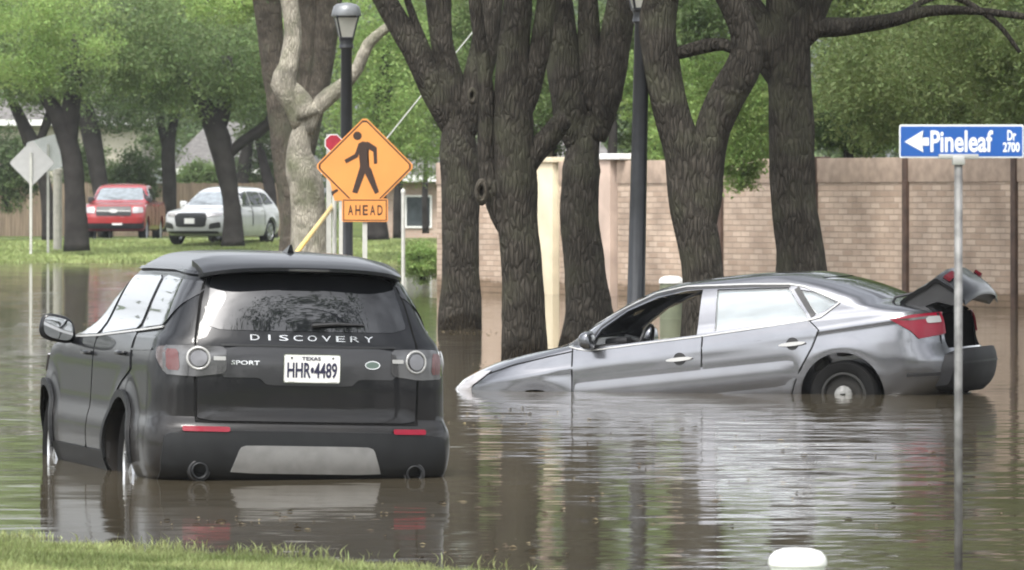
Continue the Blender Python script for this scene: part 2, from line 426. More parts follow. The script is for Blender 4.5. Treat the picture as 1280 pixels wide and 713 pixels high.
def water():
    m = bpy.data.materials.new('flood_water'); m.use_nodes = True
    N, L = m.node_tree.nodes, m.node_tree.links; b = N['Principled BSDF']
    b.inputs['IOR'].default_value = 1.33; b.inputs['Roughness'].default_value = .05
    tc = N.new('ShaderNodeTexCoord')
    nb = N.new('ShaderNodeTexNoise'); nb.inputs['Scale'].default_value = .25; nb.inputs['Detail'].default_value = 3
    L.new(tc.outputs['Object'], nb.inputs['Vector'])
    cr = N.new('ShaderNodeValToRGB'); cr.color_ramp.elements[0].color = (.068, .056, .036, 1); cr.color_ramp.elements[1].color = (.095, .08, .054, 1)
    L.new(nb.outputs['Fac'], cr.inputs['Fac']); L.new(cr.outputs['Color'], b.inputs['Base Color'])
    acc = None
    # (scale x, scale y, strength x, strength y)
    for sx, sy, ax, ay, det in WAVES:
        mp = N.new('ShaderNodeMapping'); mp.inputs['Scale'].default_value = (sx, sy, 1); mp.inputs['Rotation'].default_value = (0, 0, R_(8))
        L.new(tc.outputs['Object'], mp.inputs['Vector'])
        nz = N.new('ShaderNodeTexNoise'); nz.inputs['Scale'].default_value = 1; nz.inputs['Detail'].default_value = det
        L.new(mp.outputs['Vector'], nz.inputs['Vector'])
        sb = N.new('ShaderNodeVectorMath'); sb.operation = 'SUBTRACT'; sb.inputs[1].default_value = (.5, .5, .5)
        L.new(nz.outputs['Color'], sb.inputs[0])
        ml = N.new('ShaderNodeVectorMath'); ml.operation = 'MULTIPLY'; ml.inputs[1].default_value = (ax, ay, 0)
        L.new(sb.outputs[0], ml.inputs[0]); cur = ml.outputs[0]
        if acc is None: acc = cur
        else:
            ad = N.new('ShaderNodeVectorMath'); L.new(acc, ad.inputs[0]); L.new(cur, ad.inputs[1]); acc = ad.outputs[0]
    # patches where a breeze roughens the water
    mp = N.new('ShaderNodeMapping'); mp.inputs['Scale'].default_value = (.22, .07, 1); mp.inputs['Location'].default_value = WOFF
    L.new(tc.outputs['Object'], mp.inputs['Vector'])
    nm = N.new('ShaderNodeTexNoise'); nm.inputs['Scale'].default_value = 1; nm.inputs['Detail'].default_value = 2
    L.new(mp.outputs['Vector'], nm.inputs['Vector'])
    mr = N.new('ShaderNodeMapRange'); mr.inputs['From Min'].default_value = .42; mr.inputs['From Max'].default_value = .66
    mr.inputs['To Min'].default_value = .95; mr.inputs['To Max'].default_value = 2.8
    L.new(nm.outputs['Fac'], mr.inputs['Value'])
    sc = N.new('ShaderNodeVectorMath'); sc.operation = 'SCALE'; L.new(acc, sc.inputs[0]); L.new(mr.outputs['Result'], sc.inputs['Scale'])
    ad = N.new('ShaderNodeVectorMath'); ad.inputs[1].default_value = (0, 0, 1); L.new(sc.outputs[0], ad.inputs[0])
    nn = N.new('ShaderNodeVectorMath'); nn.operation = 'NORMALIZE'; L.new(ad.outputs[0], nn.inputs[0])
    L.new(nn.outputs[0], b.inputs['Normal'])
    V = [(-400, 5, 0), (400, 5, 0), (400, 240, 0), (-400, 240, 0)]
    struct(mk('flood_water', V, [(0, 1, 2, 3)], m))
WAVES = [(1.2, 3.6, .02, .030, 3), (.5, .9, .01, .014, 2), (3.5, 11, .03, .036, 2)]
WOFF = (3.1, 1.2, 0)
water()
rd = mk('street', [(-60, 186.5, .47), (20, 186.5, .47), (20, 196, .47), (-60, 196, .47)], [(0, 1, 2, 3)], pm('asphalt', (.05, .05, .052), .85, var=.2, bump=.004, bscale=80)); struct(rd)
V, Fc = [], []
bm = bmesh.new()
bx(bm, (-20, 186.4, .47), (80, .2, .16), .02)
struct(mkbm('kerb', bm, pm('kerb_concrete', (.34, .33, .31), .85), None))

# ---------------------------------------------------------------- grass
rng = np.random.default_rng(7)
def blades(name, X, Y, Zg, hgt, wid, mat, lean=.35):
    n = len(X); a = rng.uniform(0, 2*math.pi, n); l = rng.normal(0, lean, (n, 2))*hgt[:, None]
    hgt = hgt*rng.uniform(.5, 1.25, n); dx, dy = np.cos(a)*wid/2, np.sin(a)*wid/2
    base = np.stack([X, Y, Zg], 1)
    V = np.zeros((n, 5, 3))
    V[:, 0] = base+np.stack([dx, dy, 0*dx], 1); V[:, 1] = base-np.stack([dx, dy, 0*dx], 1)
    mid = base+np.stack([l[:, 0]*.35, l[:, 1]*.35, hgt*.6], 1)
    V[:, 2] = mid-np.stack([dx, dy, 0*dx], 1)*.7; V[:, 3] = mid+np.stack([dx, dy, 0*dx], 1)*.7
    V[:, 4] = base+np.stack([l[:, 0], l[:, 1], hgt], 1)
    V = V.reshape(-1, 3); me = bpy.data.meshes.new(name)
    me.vertices.add(n*5); me.vertices.foreach_set('co', V.ravel())
    k = np.arange(n)[:, None]*5
    lp = np.concatenate([k+np.array([0, 1, 2, 3]), k+np.array([3, 2, 4])], 1).ravel()
    me.loops.add(n*7); me.loops.foreach_set('vertex_index', lp)
    me.polygons.add(n*2); st = np.stack([np.arange(n)*7, np.arange(n)*7+4], 1).ravel()
    me.polygons.foreach_set('loop_start', st); me.update(calc_edges=True); me.validate()
    me.materials.append(mat); o = bpy.data.objects.new(name, me); C.objects.link(o); return o
M_grass = pm('grass_blade', (.20, .26, .075), .6, var=.3, scale=1.2, col2=(.40, .45, .18), island=.35, trans=.3)
def near_grass():
    n = 150000; Y = rng.uniform(23.5, 32.5, n); X = rng.uniform(-3.2, 1.6, n)
    d = (27.4-1.13*X-Y)/1.51
    hz = np.array([noise.noise(Vector((x*1.7, y*.9, 0)))*.022+noise.noise(Vector((x*5, y*3, 3)))*.012 for x, y in zip(X, Y)])
    tuft = np.array([noise.noise(Vector((x*2.3, y*1.1, 9))) for x, y in zip(X, Y)])
    h = .055*d+hz; k = (h > -.035+.03*rng.random(n)**2) & (np.abs(X) < Y*.09) & (d < 4)
    hh = .035+.03*np.clip(tuft+.4, 0, 1)
    tag(blades('lawn_grass', X[k], Y[k], h[k]-.005, hh[k], .007, M_grass), 'short bright green grass on the near bank at the water\'s edge', 'grass', kind='stuff')
near_grass()
def far_grass():
    n = 60000; Y = rng.uniform(166, 187, n); X = rng.uniform(-16, 0, n)
    h = np.clip(.03*(Y-168-1.5*np.array([noise.noise(Vector((x*.12, 5, 0))) for x in X])), -.5, .45)
    k = h > -.04
    tag(blades('verge_grass', X[k], Y[k], h[k]-.01, np.full(k.sum(), .12), .05, pm('verge_blade', (.26, .33, .11), .6, var=.2, scale=.6, col2=(.38, .45, .17), island=.2, trans=.35), .5), 'mown green verge under the distant trees by the parked cars', 'grass', kind='stuff')
far_grass()

def floaters():
    V, Fc = [], []; r = random.Random(12)
    spots = [(P(250, 655, 32.4), .5, 16), (P(385, 652, 32.6), .9, 16), (P(620, 690, 29.8), .8, 20), (P(700, 640, 33), 3.5, 30), (P(900, 560, 42), 4, 36), (P(560, 520, 48), 2.5, 36), (P(200, 400, 85), 6, 40), (P(1100, 620, 36), 3, 24), (P(660, 455, 64), 1.2, 40), (P(735, 440, 69), 1.2, 40), (P(576, 415, 79), 1.2, 36)]
    for c, rad, n in spots:
        for k in range(n):
            x, y = r.gauss(c.x, rad*.3), r.gauss(c.y, rad*.6); a = r.uniform(0, 3.14); l = r.uniform(.012, .035); w = l*r.uniform(.2, .5)
            dx, dy = math.cos(a), math.sin(a); h = r.uniform(.004, .016); i = len(V)
            V += [(x-dx*l, y-dy*l, .003), (x+dy*w, y-dx*w, h), (x+dx*l, y+dy*l, .004), (x-dy*w, y+dx*w, h*.6)]; Fc.append((i, i+1, i+2, i+3))
    tag(mk('floating_leaves', V, Fc, pm('dead_leaf', (.13, .10, .055), .8, var=.4, island=.6, scale=3)), 'scattered dead leaves and bits floating on the flood water', 'debris', kind='stuff')
floaters()
n = 420; X = np.concatenate([rng.normal(-1.12, .16, n//2), rng.normal(-1.7, .1, n//6), rng.uniform(-2.6, .2, n//3)]); Y = 27.4-1.13*X+rng.uniform(.2, 1.5, len(X))
tag(blades('drowned_grass', X, Y, np.full(len(X), -.02), np.full(len(X), .055), .008, M_grass, .6), 'sparse grass tips poking out of the water off the near bank', 'grass', kind='stuff')
# ---------------------------------------------------------------- foliage and trees
def leafcloud(name, blobs, n, size, mat, parent=None, seed=0, droop=0., clumps=None, zmin=None, cs=.28, label=None):
    """blobs: (center, (rx,ry,rz), weight). Leaves sit in twig clumps scattered through the blobs' volume"""
    n = int(n*1.8); size = size*.66
    r = np.random.default_rng(seed); W = np.array([b[2] for b in blobs], float); W /= W.sum()
    nc = clumps or max(12, n//45)
    bi = r.choice(len(blobs), nc, p=W); c = np.array([tuple(b[0]) for b in blobs], float)[bi]; rad = np.array([b[1] for b in blobs], float)[bi]
    d = r.normal(size=(nc, 3)); d /= np.linalg.norm(d, axis=1)[:, None]
    cen = c+d*rad*(r.uniform(.12, 1.08, nc)**.55)[:, None]
    mr = rad.mean(1)*cs*r.uniform(.5, 1.3, nc)
    ci = r.integers(0, nc, n)
    off = r.normal(size=(n, 3))*mr[ci][:, None]*.62; off[:, 2] *= .55
    if droop: off[:, 2] = -np.abs(r.exponential(droop, n)); off[:, :2] *= .45
    p = cen[ci]+off
    if zmin is not None: p = p[p[:, 2] > zmin]
    n = len(p)
    nrm = r.normal(size=(n, 3))+np.array([0, 0, .7]); nrm /= np.linalg.norm(nrm, axis=1)[:, None]
    u = np.cross(nrm, r.normal(size=(n, 3))); u /= np.linalg.norm(u, axis=1)[:, None]; v = np.cross(nrm, u)
    s = size*r.uniform(.6, 1.35, n)[:, None]; 
    base = np.array(parent.location) if parent is not None else 0
    V = np.stack([p-u*s, p-v*s*.42+nrm*s*.12, p+u*s, p+v*s*.42+nrm*s*.12], 1).reshape(-1, 3)-base
    me = bpy.data.meshes.new(name); me.vertices.add(n*4); me.vertices.foreach_set('co', V.ravel())
    me.loops.add(n*4); me.loops.foreach_set('vertex_index', np.arange(n*4)); me.polygons.add(n); me.polygons.foreach_set('loop_start', np.arange(n)*4)
    me.update(calc_edges=True); me.validate(); me.materials.append(mat)
    o = bpy.data.objects.new(name, me); C.objects.link(o)
    if parent is not None: o.parent = parent
    if label: o['label'] = label
    return o
def limb_pts(path, Z, dz=0., step=None):
    """photo outline of a limb (x, y, width) -> points and radii at its surveyed distance"""
    q = [(P(a[0], a[1], Z+(a[3] if len(a) > 3 else 0)), a[2]/2/SC(Z)) for a in path]
    pts, rad = [], []; step = step or 12/SC(Z)
    for i in range(len(q)-1):
        p0, p1, p2, p3 = q[max(i-1, 0)], q[i], q[i+1], q[min(i+2, len(q)-1)]
        k = max(2, int((p2[0]-p1[0]).length/step))
        for j in range(k):
            t = j/k; f = lambda a, b, c, d: .5*((2*b)+(c-a)*t+(2*a-5*b+4*c-d)*t*t+(3*b-a-3*c+d)*t**3)
            pts.append(Vector([f(p0[0][m], p1[0][m], p2[0][m], p3[0][m]) for m in range(3)])); rad.append(f(p0[1], p1[1], p2[1], p3[1]))
    pts.append(q[-1][0]); rad.append(q[-1][1]); return pts, rad
def limbs(paths, Z, n=26, rough=.09, seed=0):
    out = []
    for li, path in enumerate(paths):
        pts, rad = limb_pts(path, Z)
        if li == 0 and path[-1][1] > 0:
            m_ = len(rad); rad = [r*min(1, .3+.7*(m_-1-i)/6) for i, r in enumerate(rad)]
        if li:
            rad = [r*min(1, .6+.4*i/4) for i, r in enumerate(rad)]
        V, Fc = tube(pts, rad, n)
        W = []
        for i, v in enumerate(V):
            c = pts[i//n]; rr = rad[i//n]; v = Vector(v); d = (v-c)
            q = Vector((d.x*3.2/max(rr, .05)*.4, d.y*3.2/max(rr, .05)*.4, v.z*.9+seed*7+li*3))
            f = 1+rough*1.5*noise.noise(q)+rough*.8*noise.noise(Vector((v.x*6, v.y*6, v.z*2.5+seed)))+rough*.35*noise.noise(v*18)
            W.append(tuple(c+d*f))
        out.append((W, Fc))
    return merge(*out)
M_bark = bark('oak_bark', (.045, .040, .033), moss=(.075, .074, .052))
M_bark2 = bark('oak_scar_bark', (.085, .075, .060), moss=(.11, .105, .075))  # paler bark for the branch scars
M_barkp = bark('pale_bark', (.27, .25, .205), moss=(.15, .155, .10), fine=1.5, deep=.012, dark=.6)
M_barkf = pm('distant_bark', (.035, .032, .030), .95, var=.3, scale=2, spec=.1, bump=.02, bscale=6)
L_dark = pm('leaf_dark', (.075, .12, .04), .6, var=.25, scale=.5, island=.25, trans=.38, col2=(.13, .19, .07))
L_mid = pm('leaf_mid', (.105, .17, .05), .6, var=.25, scale=.5, island=.25, trans=.42, col2=(.19, .27, .09))
L_bright = pm('leaf_bright', (.20, .32, .075), .6, var=.2, scale=.7, island=.2, trans=.5, col2=(.34, .47, .15))
L_olive = pm('leaf_olive', (.14, .20, .06), .6, var=.25, scale=.6, island=.18, trans=.5, col2=(.23, .30, .11))

def tree(paths, Z, label, group, crown=None, barkm=None, leaf=None, leafsize=.07, seed=0, kind='oak_tree', n=26, rough=.09, extra=None, droop=0):
    x0, y0, _ = paths[0][0][:3]; b = P(x0, y0, Z); t = thing(kind, label, 'tree', b, group)
    V, Fc = limbs(paths, Z, n, rough, seed); mk('trunk', V, Fc, barkm or M_bark, t, smooth=True, world=True)
    if crown:
        cnt = crown[0]
        blobs = [(P(px, py, Z+dz), (rx, ry, rz), wt) for px, py, dz, rx, ry, rz, wt in crown[1]]
        leafcloud('crown', blobs, cnt, leafsize, leaf or L_dark, t, seed)
    if extra: extra(t)
    return t
G_avenue = 'mature oak trees standing in the flooded verge'
def knot(px, py, Z, r):
    def f(t):
        V, Fc = lathe([(r*.3, -.02), (r*.4, -.10), (r*.75, -.15), (r, -.11), (r*1.15, .04)], 16, 'Y', (0, 0, 0))
        c = P(px, py, Z); V = [(v[0]*.75+c.x, v[1]+c.y, v[2]+c.z) for v in V]
        mk('branch_scar', [(v[0], v[1], c.z+(v[2]-c.z)*1.5) for v in V], Fc[:-2]+[Fc[-2]], M_bark2, t, smooth=True, world=True)
    return f
# T1
tree([[(575, 440, 60), (575, 400, 54), (575, 340, 48), (575, 260, 47), (573, 190, 49), (568, 140, 48), (562, 110, 42)],
      [(566, 165, 38), (548, 122, 38), (522, 70, 34), (492, 20, 30), (462, -40, 28), (430, -110, 22)],
      [(570, 160, 40), (562, 100, 34), (552, 50, 30), (548, 0, 32), (545, -70, 26)],
      [(582, 170, 40), (594, 110, 36), (606, 60, 34), (614, 0, 32), (622, -80, 26)],
      [(556, 120, 14), (536, 70, 12), (516, 20, 10), (500, -30, 8)]],
     81, 'dark forked oak right of the orange sign, leftmost of the thick near oaks', G_avenue,
     (9000, [(540, -260, 0, 2.6, 3, 1.3, 3), (440, -200, 0, 1.8, 2, 1.0, 1), (620, -220, 1, 1.5, 2, 1, 1)]), seed=1, extra=knot(590, 120, 80.4, .07))
# T2
tree([[(657, 470, 60), (656, 430, 56), (655, 370, 51), (651, 320, 50), (646, 270, 50), (644, 220, 54), (641, 180, 52), (640, 140, 50), (641, 80, 42), (646, 20, 36), (652, -70, 30)],
      [(648, 315, 30), (632, 280, 30), (616, 242, 26), (608, 190, 22), (609, 130, 19), (603, 70, 18), (594, 0, 17), (590, -60, 16)],
      [(646, 235, 34), (668, 192, 30), (686, 172, 28), (704, 150, 24), (708, 146, 16)],
      [(640, 175, 30), (656, 130, 28), (670, 80, 27), (680, 30, 26), (690, -50, 24)]],
     66, 'dark oak with round scar on its left stem and sawn stub at right', G_avenue,
     (8000, [(650, -330, 0, 2.4, 3, 1.2, 1)]), seed=2, extra=knot(602, 240, 65.75, .09))
# T3
tree([[(738, 440, 84), (737, 400, 66), (732, 350, 54), (726, 300, 50), (724, 250, 48), (727, 200, 50), (733, 160, 60), (736, 130, 70)],
      [(724, 190, 44), (714, 140, 46), (705, 80, 44), (697, 20, 42), (688, -60, 36)],
      [(742, 175, 46), (754, 130, 44), (764, 80, 42), (774, 20, 40), (790, -60, 34)],
      [(736, 140, 40), (738, 80, 34), (736, 20, 26), (734, -60, 20)]],
     71, 'greyish oak with narrow waist and flared foot, just left of the tall black lamp post', G_avenue,
     (8000, [(740, -310, 0, 2.4, 3, 1.2, 1)]), barkm=M_bark, seed=3)
# T4
tree([[(885, 430, 72), (882, 390, 60), (878, 340, 52), (871, 290, 52), (860, 245, 50), (856, 200, 50), (842, 150, 46), (830, 100, 46), (822, 50, 48), (824, 0, 50), (838, -60, 44)],
      [(876, 305, 44), (880, 250, 42), (884, 205, 42), (892, 160, 44), (912, 115, 46), (932, 78, 44), (930, 40, 36), (912, 0, 34), (888, -50, 30)],
      [(926, 66, 22), (905, 56, 20), (880, 58, 18), (850, 66, 16), (826, 70, 14)]],
     64, 'dark oak forking into a wide V above the silver sedan\'s roof', G_avenue,
     (8000, [(870, -330, 0, 2.6, 3, 1.2, 1)]), seed=4, rough=.07)
# T5
tree([[(1008, 430, 84), (1006, 390, 78), (1002, 340, 66), (999, 300, 61), (992, 240, 58), (989, 180, 57), (986, 110, 55), (985, 50, 55), (984, 0, 54), (990, -60, 60)],
      [(982, 120, 40), (966, 70, 50), (944, 30, 50), (914, -10, 44), (880, -60, 36)],
      [(996, 60, 40), (1018, 36, 30), (1056, 34, 22), (1110, 26, 18), (1160, 14, 14), (1220, 14, 10), (1290, 22, 8)],
      [(1008, 45, 40), (1020, 0, 40), (1036, -60, 32)],
      [(1120, 22, 9), (1180, -6, 9), (1240, 24, 7), (1275, 66, 5)]],
     66, 'straight dark oak trunk behind the rear window of the silver sedan', G_avenue,
     (9000, [(1000, -330, 0, 2.6, 3, 1.2, 2), (1130, -230, 0, 2.4, 2, 1.2, 1.4)]), seed=5)
# pale tree by the lamp
tree([[(388, 430, 62), (386, 370, 52), (386, 300, 44), (384, 240, 44), (374, 190, 40), (378, 160, 40), (384, 140, 40)],
      [(376, 160, 34), (366, 130, 32), (354, 104, 34), (360, 84, 26), (366, 40, 22), (358, -20, 22), (350, -90, 18)],
      [(384, 168, 30), (392, 140, 26), (412, 120, 22), (432, 104, 17), (448, 84, 15), (460, 56, 14), (482, 36, 12), (500, 22, 9)],
      [(362, 108, 32), (376, 126, 34), (384, 146, 36)]],
     90, 'pale smooth barked tree with twisted fork beside the near street lamp', None,
     None, barkm=M_barkp, seed=6, rough=.07, kind='pale_tree')
tree([[(378, 330, 62), (376, 290, 52), (366, 230, 42), (354, 160, 34), (344, 90, 32), (336, 20, 34), (326, -60, 34)],
      [(366, 240, 34), (388, 150, 28), (402, 80, 30), (410, 0, 34), (420, -70, 34)],
      [(360, 190, 30), (380, 120, 24), (384, 40, 28), (384, -50, 28)]],
     118, 'broad brown trunk standing just behind the pale twisted tree', G_avenue,
     (12000, [(330, -120, 0, 3.5, 3, 1.5, 1), (430, -90, 0, 3, 3, 1.2, 1)]), barkm=bark('brown_bark', (.085, .073, .058), moss=(.09, .088, .062), fine=1., deep=.02, dark=.6), seed=7)

# far avenue on the left
G_far = 'distant oaks around the parked cars'
FT = [
 ([[(62, 300, 20), (58, 240, 17), (44, 190, 19), (26, 150, 20), (4, 100, 22)], [(44, 190, 14), (60, 150, 14), (76, 110, 12)]], 182, 'distant oak with the leftmost leaning trunk, behind the two silver sign backs'),
 ([[(96, 314, 34), (94, 260, 27), (90, 200, 26), (74, 150, 24), (50, 110, 24), (24, 70, 18)], [(90, 215, 20), (88, 150, 22), (94, 90, 22), (100, 40, 18)]], 172, 'distant oak with thick straight trunk at the left side of the red pickup'),
 ([[(132, 298, 20), (126, 240, 21), (116, 180, 24), (106, 130, 24), (98, 80, 20)]], 205, 'distant dark oak trunk rising right behind the red pickup'),
 ([[(212, 290, 18), (212, 230, 18), (210, 190, 18), (218, 150, 15), (230, 110, 13)], [(211, 200, 13), (202, 160, 11), (196, 120, 10)]], 208, 'distant slim oak trunk between the red pickup and the white car'),
 ([[(291, 308, 30), (290, 260, 23), (283, 215, 25), (274, 175, 30), (262, 145, 26), (240, 110, 20), (215, 80, 16)], [(280, 200, 20), (302, 178, 17), (335, 155, 14), (350, 120, 12)], [(274, 170, 22), (282, 120, 20), (284, 70, 16)]], 174, 'distant dark forked oak standing in front of the white car'),
 ([[(305, 285, 18), (304, 220, 17), (312, 170, 15), (318, 120, 13)]], 215, 'distant thin oak trunk behind the white car\'s roof'),
 ([[(340, 300, 16), (338, 240, 15), (328, 200, 15), (318, 150, 14)]], 195, 'distant oak trunk at the right end of the white car'),
]
CR = [
 [(10, 60, 0, 2.8, 2.5, 1.5, 2), (60, 110, 0, 1.8, 2, .8, 1), (10, 0, 0, 3, 2.5, 1.5, 1.5)],
 [(95, 40, 0, 3.0, 2.5, 1.6, 2), (50, 90, 0, 2.2, 2, .9, 1), (150, 80, 0, 1.8, 2, 1.0, 1)],
 [(130, 50, 0, 3.5, 3, 2.2, 2), (150, 140, 0, 1.8, 2, .8, .6)],
 [(215, 60, 0, 3.0, 3, 2.2, 2), (170, 130, 0, 1.6, 2, .9, .6), (195, 185, 6, 1.0, 1, .9, .35)],
 [(270, 60, 0, 3.0, 2.5, 1.7, 2), (220, 110, 0, 2, 2, .9, 1), (320, 110, 0, 1.8, 2, 1.0, 1)],
 [(310, 50, 0, 3.4, 3, 2.4, 2), (340, 150, 0, 1.4, 1.5, 1, .5)],
 [(350, 60, 0, 2.6, 3, 2.2, 2), (330, 150, 0, 1.2, 1.5, .7, .4)],
]
for i, ((paths, Z, lab), cr) in enumerate(zip(FT, CR)):
    tree(paths, Z, lab, G_far, (11000, cr), barkm=M_barkf, leaf=L_mid if i in (0, 1, 4) else L_dark, leafsize=.10, seed=20+i, n=12)
# bright overhanging spray at the top left
# middle distance, between the sign and the oaks
tree([[(470, 300, 34), (470, 262, 26), (474, 200, 24), (480, 120, 22), (486, 40, 18)]], 168, 'stout distant trunk seen below the orange sign plate', G_far,
     (15000, [(486, 120, 0, 1.8, 2, 2.0, 2), (520, 170, 0, 1.3, 2, 1.3, 1), (460, 20, 0, 2.5, 2, 1.6, 1.5)]), leaf=L_bright, barkm=M_barkf, leafsize=.09, seed=31, n=12)
tree([[(497, 298, 13), (498, 240, 11), (502, 160, 10)]], 180, 'slim dark trunk just right of the orange sign plate', G_far,
     (6000, [(510, 130, 0, 1.9, 2, 2.2, 1), (540, 60, 0, 1.8, 2, 1.8, 1)]), leaf=L_mid, barkm=M_barkf, leafsize=.09, seed=32, n=10)
tree([[(532, 292, 9), (531, 240, 8), (534, 160, 8)]], 186, 'thinnest dark trunk in front of the far brick house', G_far,
     (7000, [(540, 110, 0, 1.9, 2, 2.6, 1), (580, 60, 0, 2.0, 2, 2.4, 1)]), leaf=L_bright, barkm=M_barkf, leafsize=.09, seed=33, n=10)
def shrub(px, py, Z, rx, rz, cnt, label, leaf, size, seed, group=None, name='shrub'):
    b = P(px, py, Z); t = thing(name, label, 'shrub', b, group)
    r = random.Random(seed); V, Fc = [], []
    parts = []
    for k in range(7):
        a = r.uniform(0, 6.28); parts.append(tube([b+Vector((0, 0, -.05)), b+Vector((math.cos(a)*rx*.3, math.sin(a)*rx*.3, rz*.9)), b+Vector((math.cos(a)*rx*.6, math.sin(a)*rx*.6, rz*1.5))], [.03, .02, .008], 6))
    V, Fc = merge(*parts); mk('stem', V, Fc, M_barkf, t, world=True)
    leafcloud('foliage', [(b+Vector((0, 0, rz)), (rx, rx, rz), 1)], cnt, size, leaf, t, seed)
    return t
shrub(528, 352, 118, .42, .38, 3500, 'small bright green bush in the flood left of the thick oaks', L_bright, .05, 41)
# yards behind the brick wall
def yard_tree(px, Zy, top, bot, rx, cnt, leaf, label, seed, size=.075):
    s = SC(Zy); b = P(px, HOR+1.4*s, Zy); t = thing('yard_tree', label, 'tree', b, 'trees and shrubs in the yards behind the brick wall')
    q = P(px, bot, Zy); V, Fc = tube([b, b.lerp(q, .5)+Vector((.05, 0, 0)), q, P(px+4, (top+bot)/2, Zy)], [.16, .13, .11, .05], 10); mk('trunk', V, Fc, M_barkf, t, smooth=True, world=True)
    r = random.Random(seed); bl = []
    zc = (top+bot)/2; hz = (bot-top)/2/s
    for k in range(6):
        bl.append((P(px+r.uniform(-.6, .6)*rx*s, zc+r.uniform(-.5, .5)*hz*s, Zy+r.uniform(-1, 1)), (rx*r.uniform(.4, .7), rx*r.uniform(.4, .7), hz*r.uniform(.4, .65)), 1))
    leafcloud('crown', bl, cnt, size, leaf, t, seed)
YT = [
 (610, 122, 30, 260, 1.3, 9000, L_mid, 'green tree behind the wall glimpsed between the first two thick oaks'),
 (690, 124, 20, 205, 1.2, 9000, L_mid, 'green shrub behind the cream wall pier'),
 (765, 122, -10, 205, 1.1, 9000, L_mid, 'mid green tree behind the wall left of the tall black lamp post'),
 (820, 120, 60, 215, .9, 7000, L_bright, 'light green bush above the wall just right of the tall black lamp post'),
 (905, 116, 40, 240, 1.25, 16000, L_bright, 'brightest green tree seen inside the fork of the V shaped oak'),
 (960, 118, 100, 235, .9, 9000, L_bright, 'light green bush left of the straight oak trunk'),
 (880, 126, -60, 120, 1.8, 11000, L_mid, 'tall green tree high behind the V shaped oak'),
 (1060, 112, 60, 212, 1.2, 15000, L_mid, 'leafy green shrub over the wall right of the straight oak trunk'),
 (1130, 110, 40, 205, 1.3, 14000, L_olive, 'dull green tree behind the wall above the left end of the blue street sign'),
 (1210, 108, 30, 200, 1.3, 14000, L_olive, 'dull green tree behind the wall above the middle of the blue street sign'),
 (1285, 106, 20, 200, 1.3, 12000, L_mid, 'green tree behind the wall at the right edge of the view'),
 (1080, 124, -90, 90, 2.3, 15000, L_olive, 'tall olive tree high behind the wall above the long level branch'),
 (1240, 122, -90, 80, 2.3, 15000, L_mid, 'tall green tree high behind the wall at upper right'),
 (660, 132, -90, 120, 2.5, 14000, L_mid, 'tall green tree high behind the stub branched oak'),
]
for i, (px, Zy, top, bot, rx, cnt, lf, lab) in enumerate(YT): yard_tree(px, Zy, top, bot, rx, cnt, lf, lab, 50+i)
# drooping twigs of the level branch
def hanging(name, label, blobs, n, size, mat, seed, Z0, droop=0.):
    b = P(blobs[0][0], blobs[0][1], Z0); t = thing(name, label, 'tree', b)
    pts = [b+Vector((0, 3, 1.5)), b+Vector((0, 1.5, 1.1)), b]
    V, Fc = tube(pts, [.07, .05, .015], 8); mk('branch', V, Fc, M_barkf, t, smooth=True, world=True)
    leafcloud('foliage', zmin=2.35 if droop else None, blobs=[(P(px, py, Z0+dz), (rx, ry, rz), wt) for px, py, dz, rx, ry, rz, wt in blobs], n=n, size=size, mat=mat, parent=t, seed=seed, droop=droop)
    return t
hanging('overhanging_bough', 'light green leafy bough spilling over the wall beside the straight oak trunk', [(930, 130, 0, .75, .6, .9, 3), (925, 205, 0, .45, .4, .45, 1.3), (890, 100, 0, .6, .5, .7, 1)], 11000, .055, L_bright, 71, 101)
hanging('drooping_bough', 'dull green drooping foliage below the level branch, above the blue street sign', [(1150, 60, 0, 2.0, 1.5, .8, 3), (1090, 120, 1, .9, 1, .7, 1), (1215, 110, 2, 1.0, 1, .6, 1)], 15000, .06, L_olive, 72, 84, .15)
hanging('drooping_bough', 'drooping foliage in the top right corner of the view', [(1240, 20, 0, 1.4, 1.2, .7, 1), (1270, 90, 0, .6, 1, .8, .6)], 9000, .06, L_olive, 73, 78, .2)
# distant woodland masses closing the view
def woods():
    r = random.Random(5)
    bl = [((-60+120*k/30, -48+random.Random(k).uniform(-5, 5), random.Random(k+50).uniform(3.5, 6.5)), (4, 4, random.Random(k+90).uniform(4, 6)), 1) for k in range(31)]
    tag(leafcloud('woods_behind', bl, 16000, .5, L_dark, None, 98, clumps=1500, cs=.3), 'woodland on the viewer\'s side of the street, behind the camera', 'woods', kind='stuff')  # added so the black car's tail mirrors dark trees, not bright sky
    bl = []
    for k in range(60):
        X = -42+84*k/59; Zw = r.uniform(285, 330)
        bl.append(((X, Zw, r.uniform(3.5, 6)), (3.2, 5, r.uniform(3, 4.5)), 1)); bl.append(((X+1, Zw+12, r.uniform(9, 14)), (3.5, 5, 4.5), 1))
    tag(leafcloud('distant_woods', bl, 110000, .30, L_dark, None, 99, clumps=5200, cs=.3), 'dark mass of distant woodland closing the view', 'woods', kind='stuff')
woods()
# understorey at the far left
shrub(165, 262, 210, 1.1, 1.0, 5000, 'dark rounded shrub above the fence behind the red pickup', L_dark, .10, 81)
shrub(8, 262, 200, 1.3, 1.4, 6000, 'dark shrub at the left edge in front of the cream house', L_dark, .10, 82)
shrub(105, 262, 216, 1.2, 1.2, 5000, 'dark shrub above the fence left of the red pickup', L_dark, .10, 84)
shrub(330, 262, 216, 1.3, 1.3, 5000, 'dark shrub above the fence at the right end of the white car', L_dark, .10, 85)
shrub(250, 250, 222, 1.0, .7, 4000, 'low shrub behind the white car by the shingled house', L_mid, .10, 83)
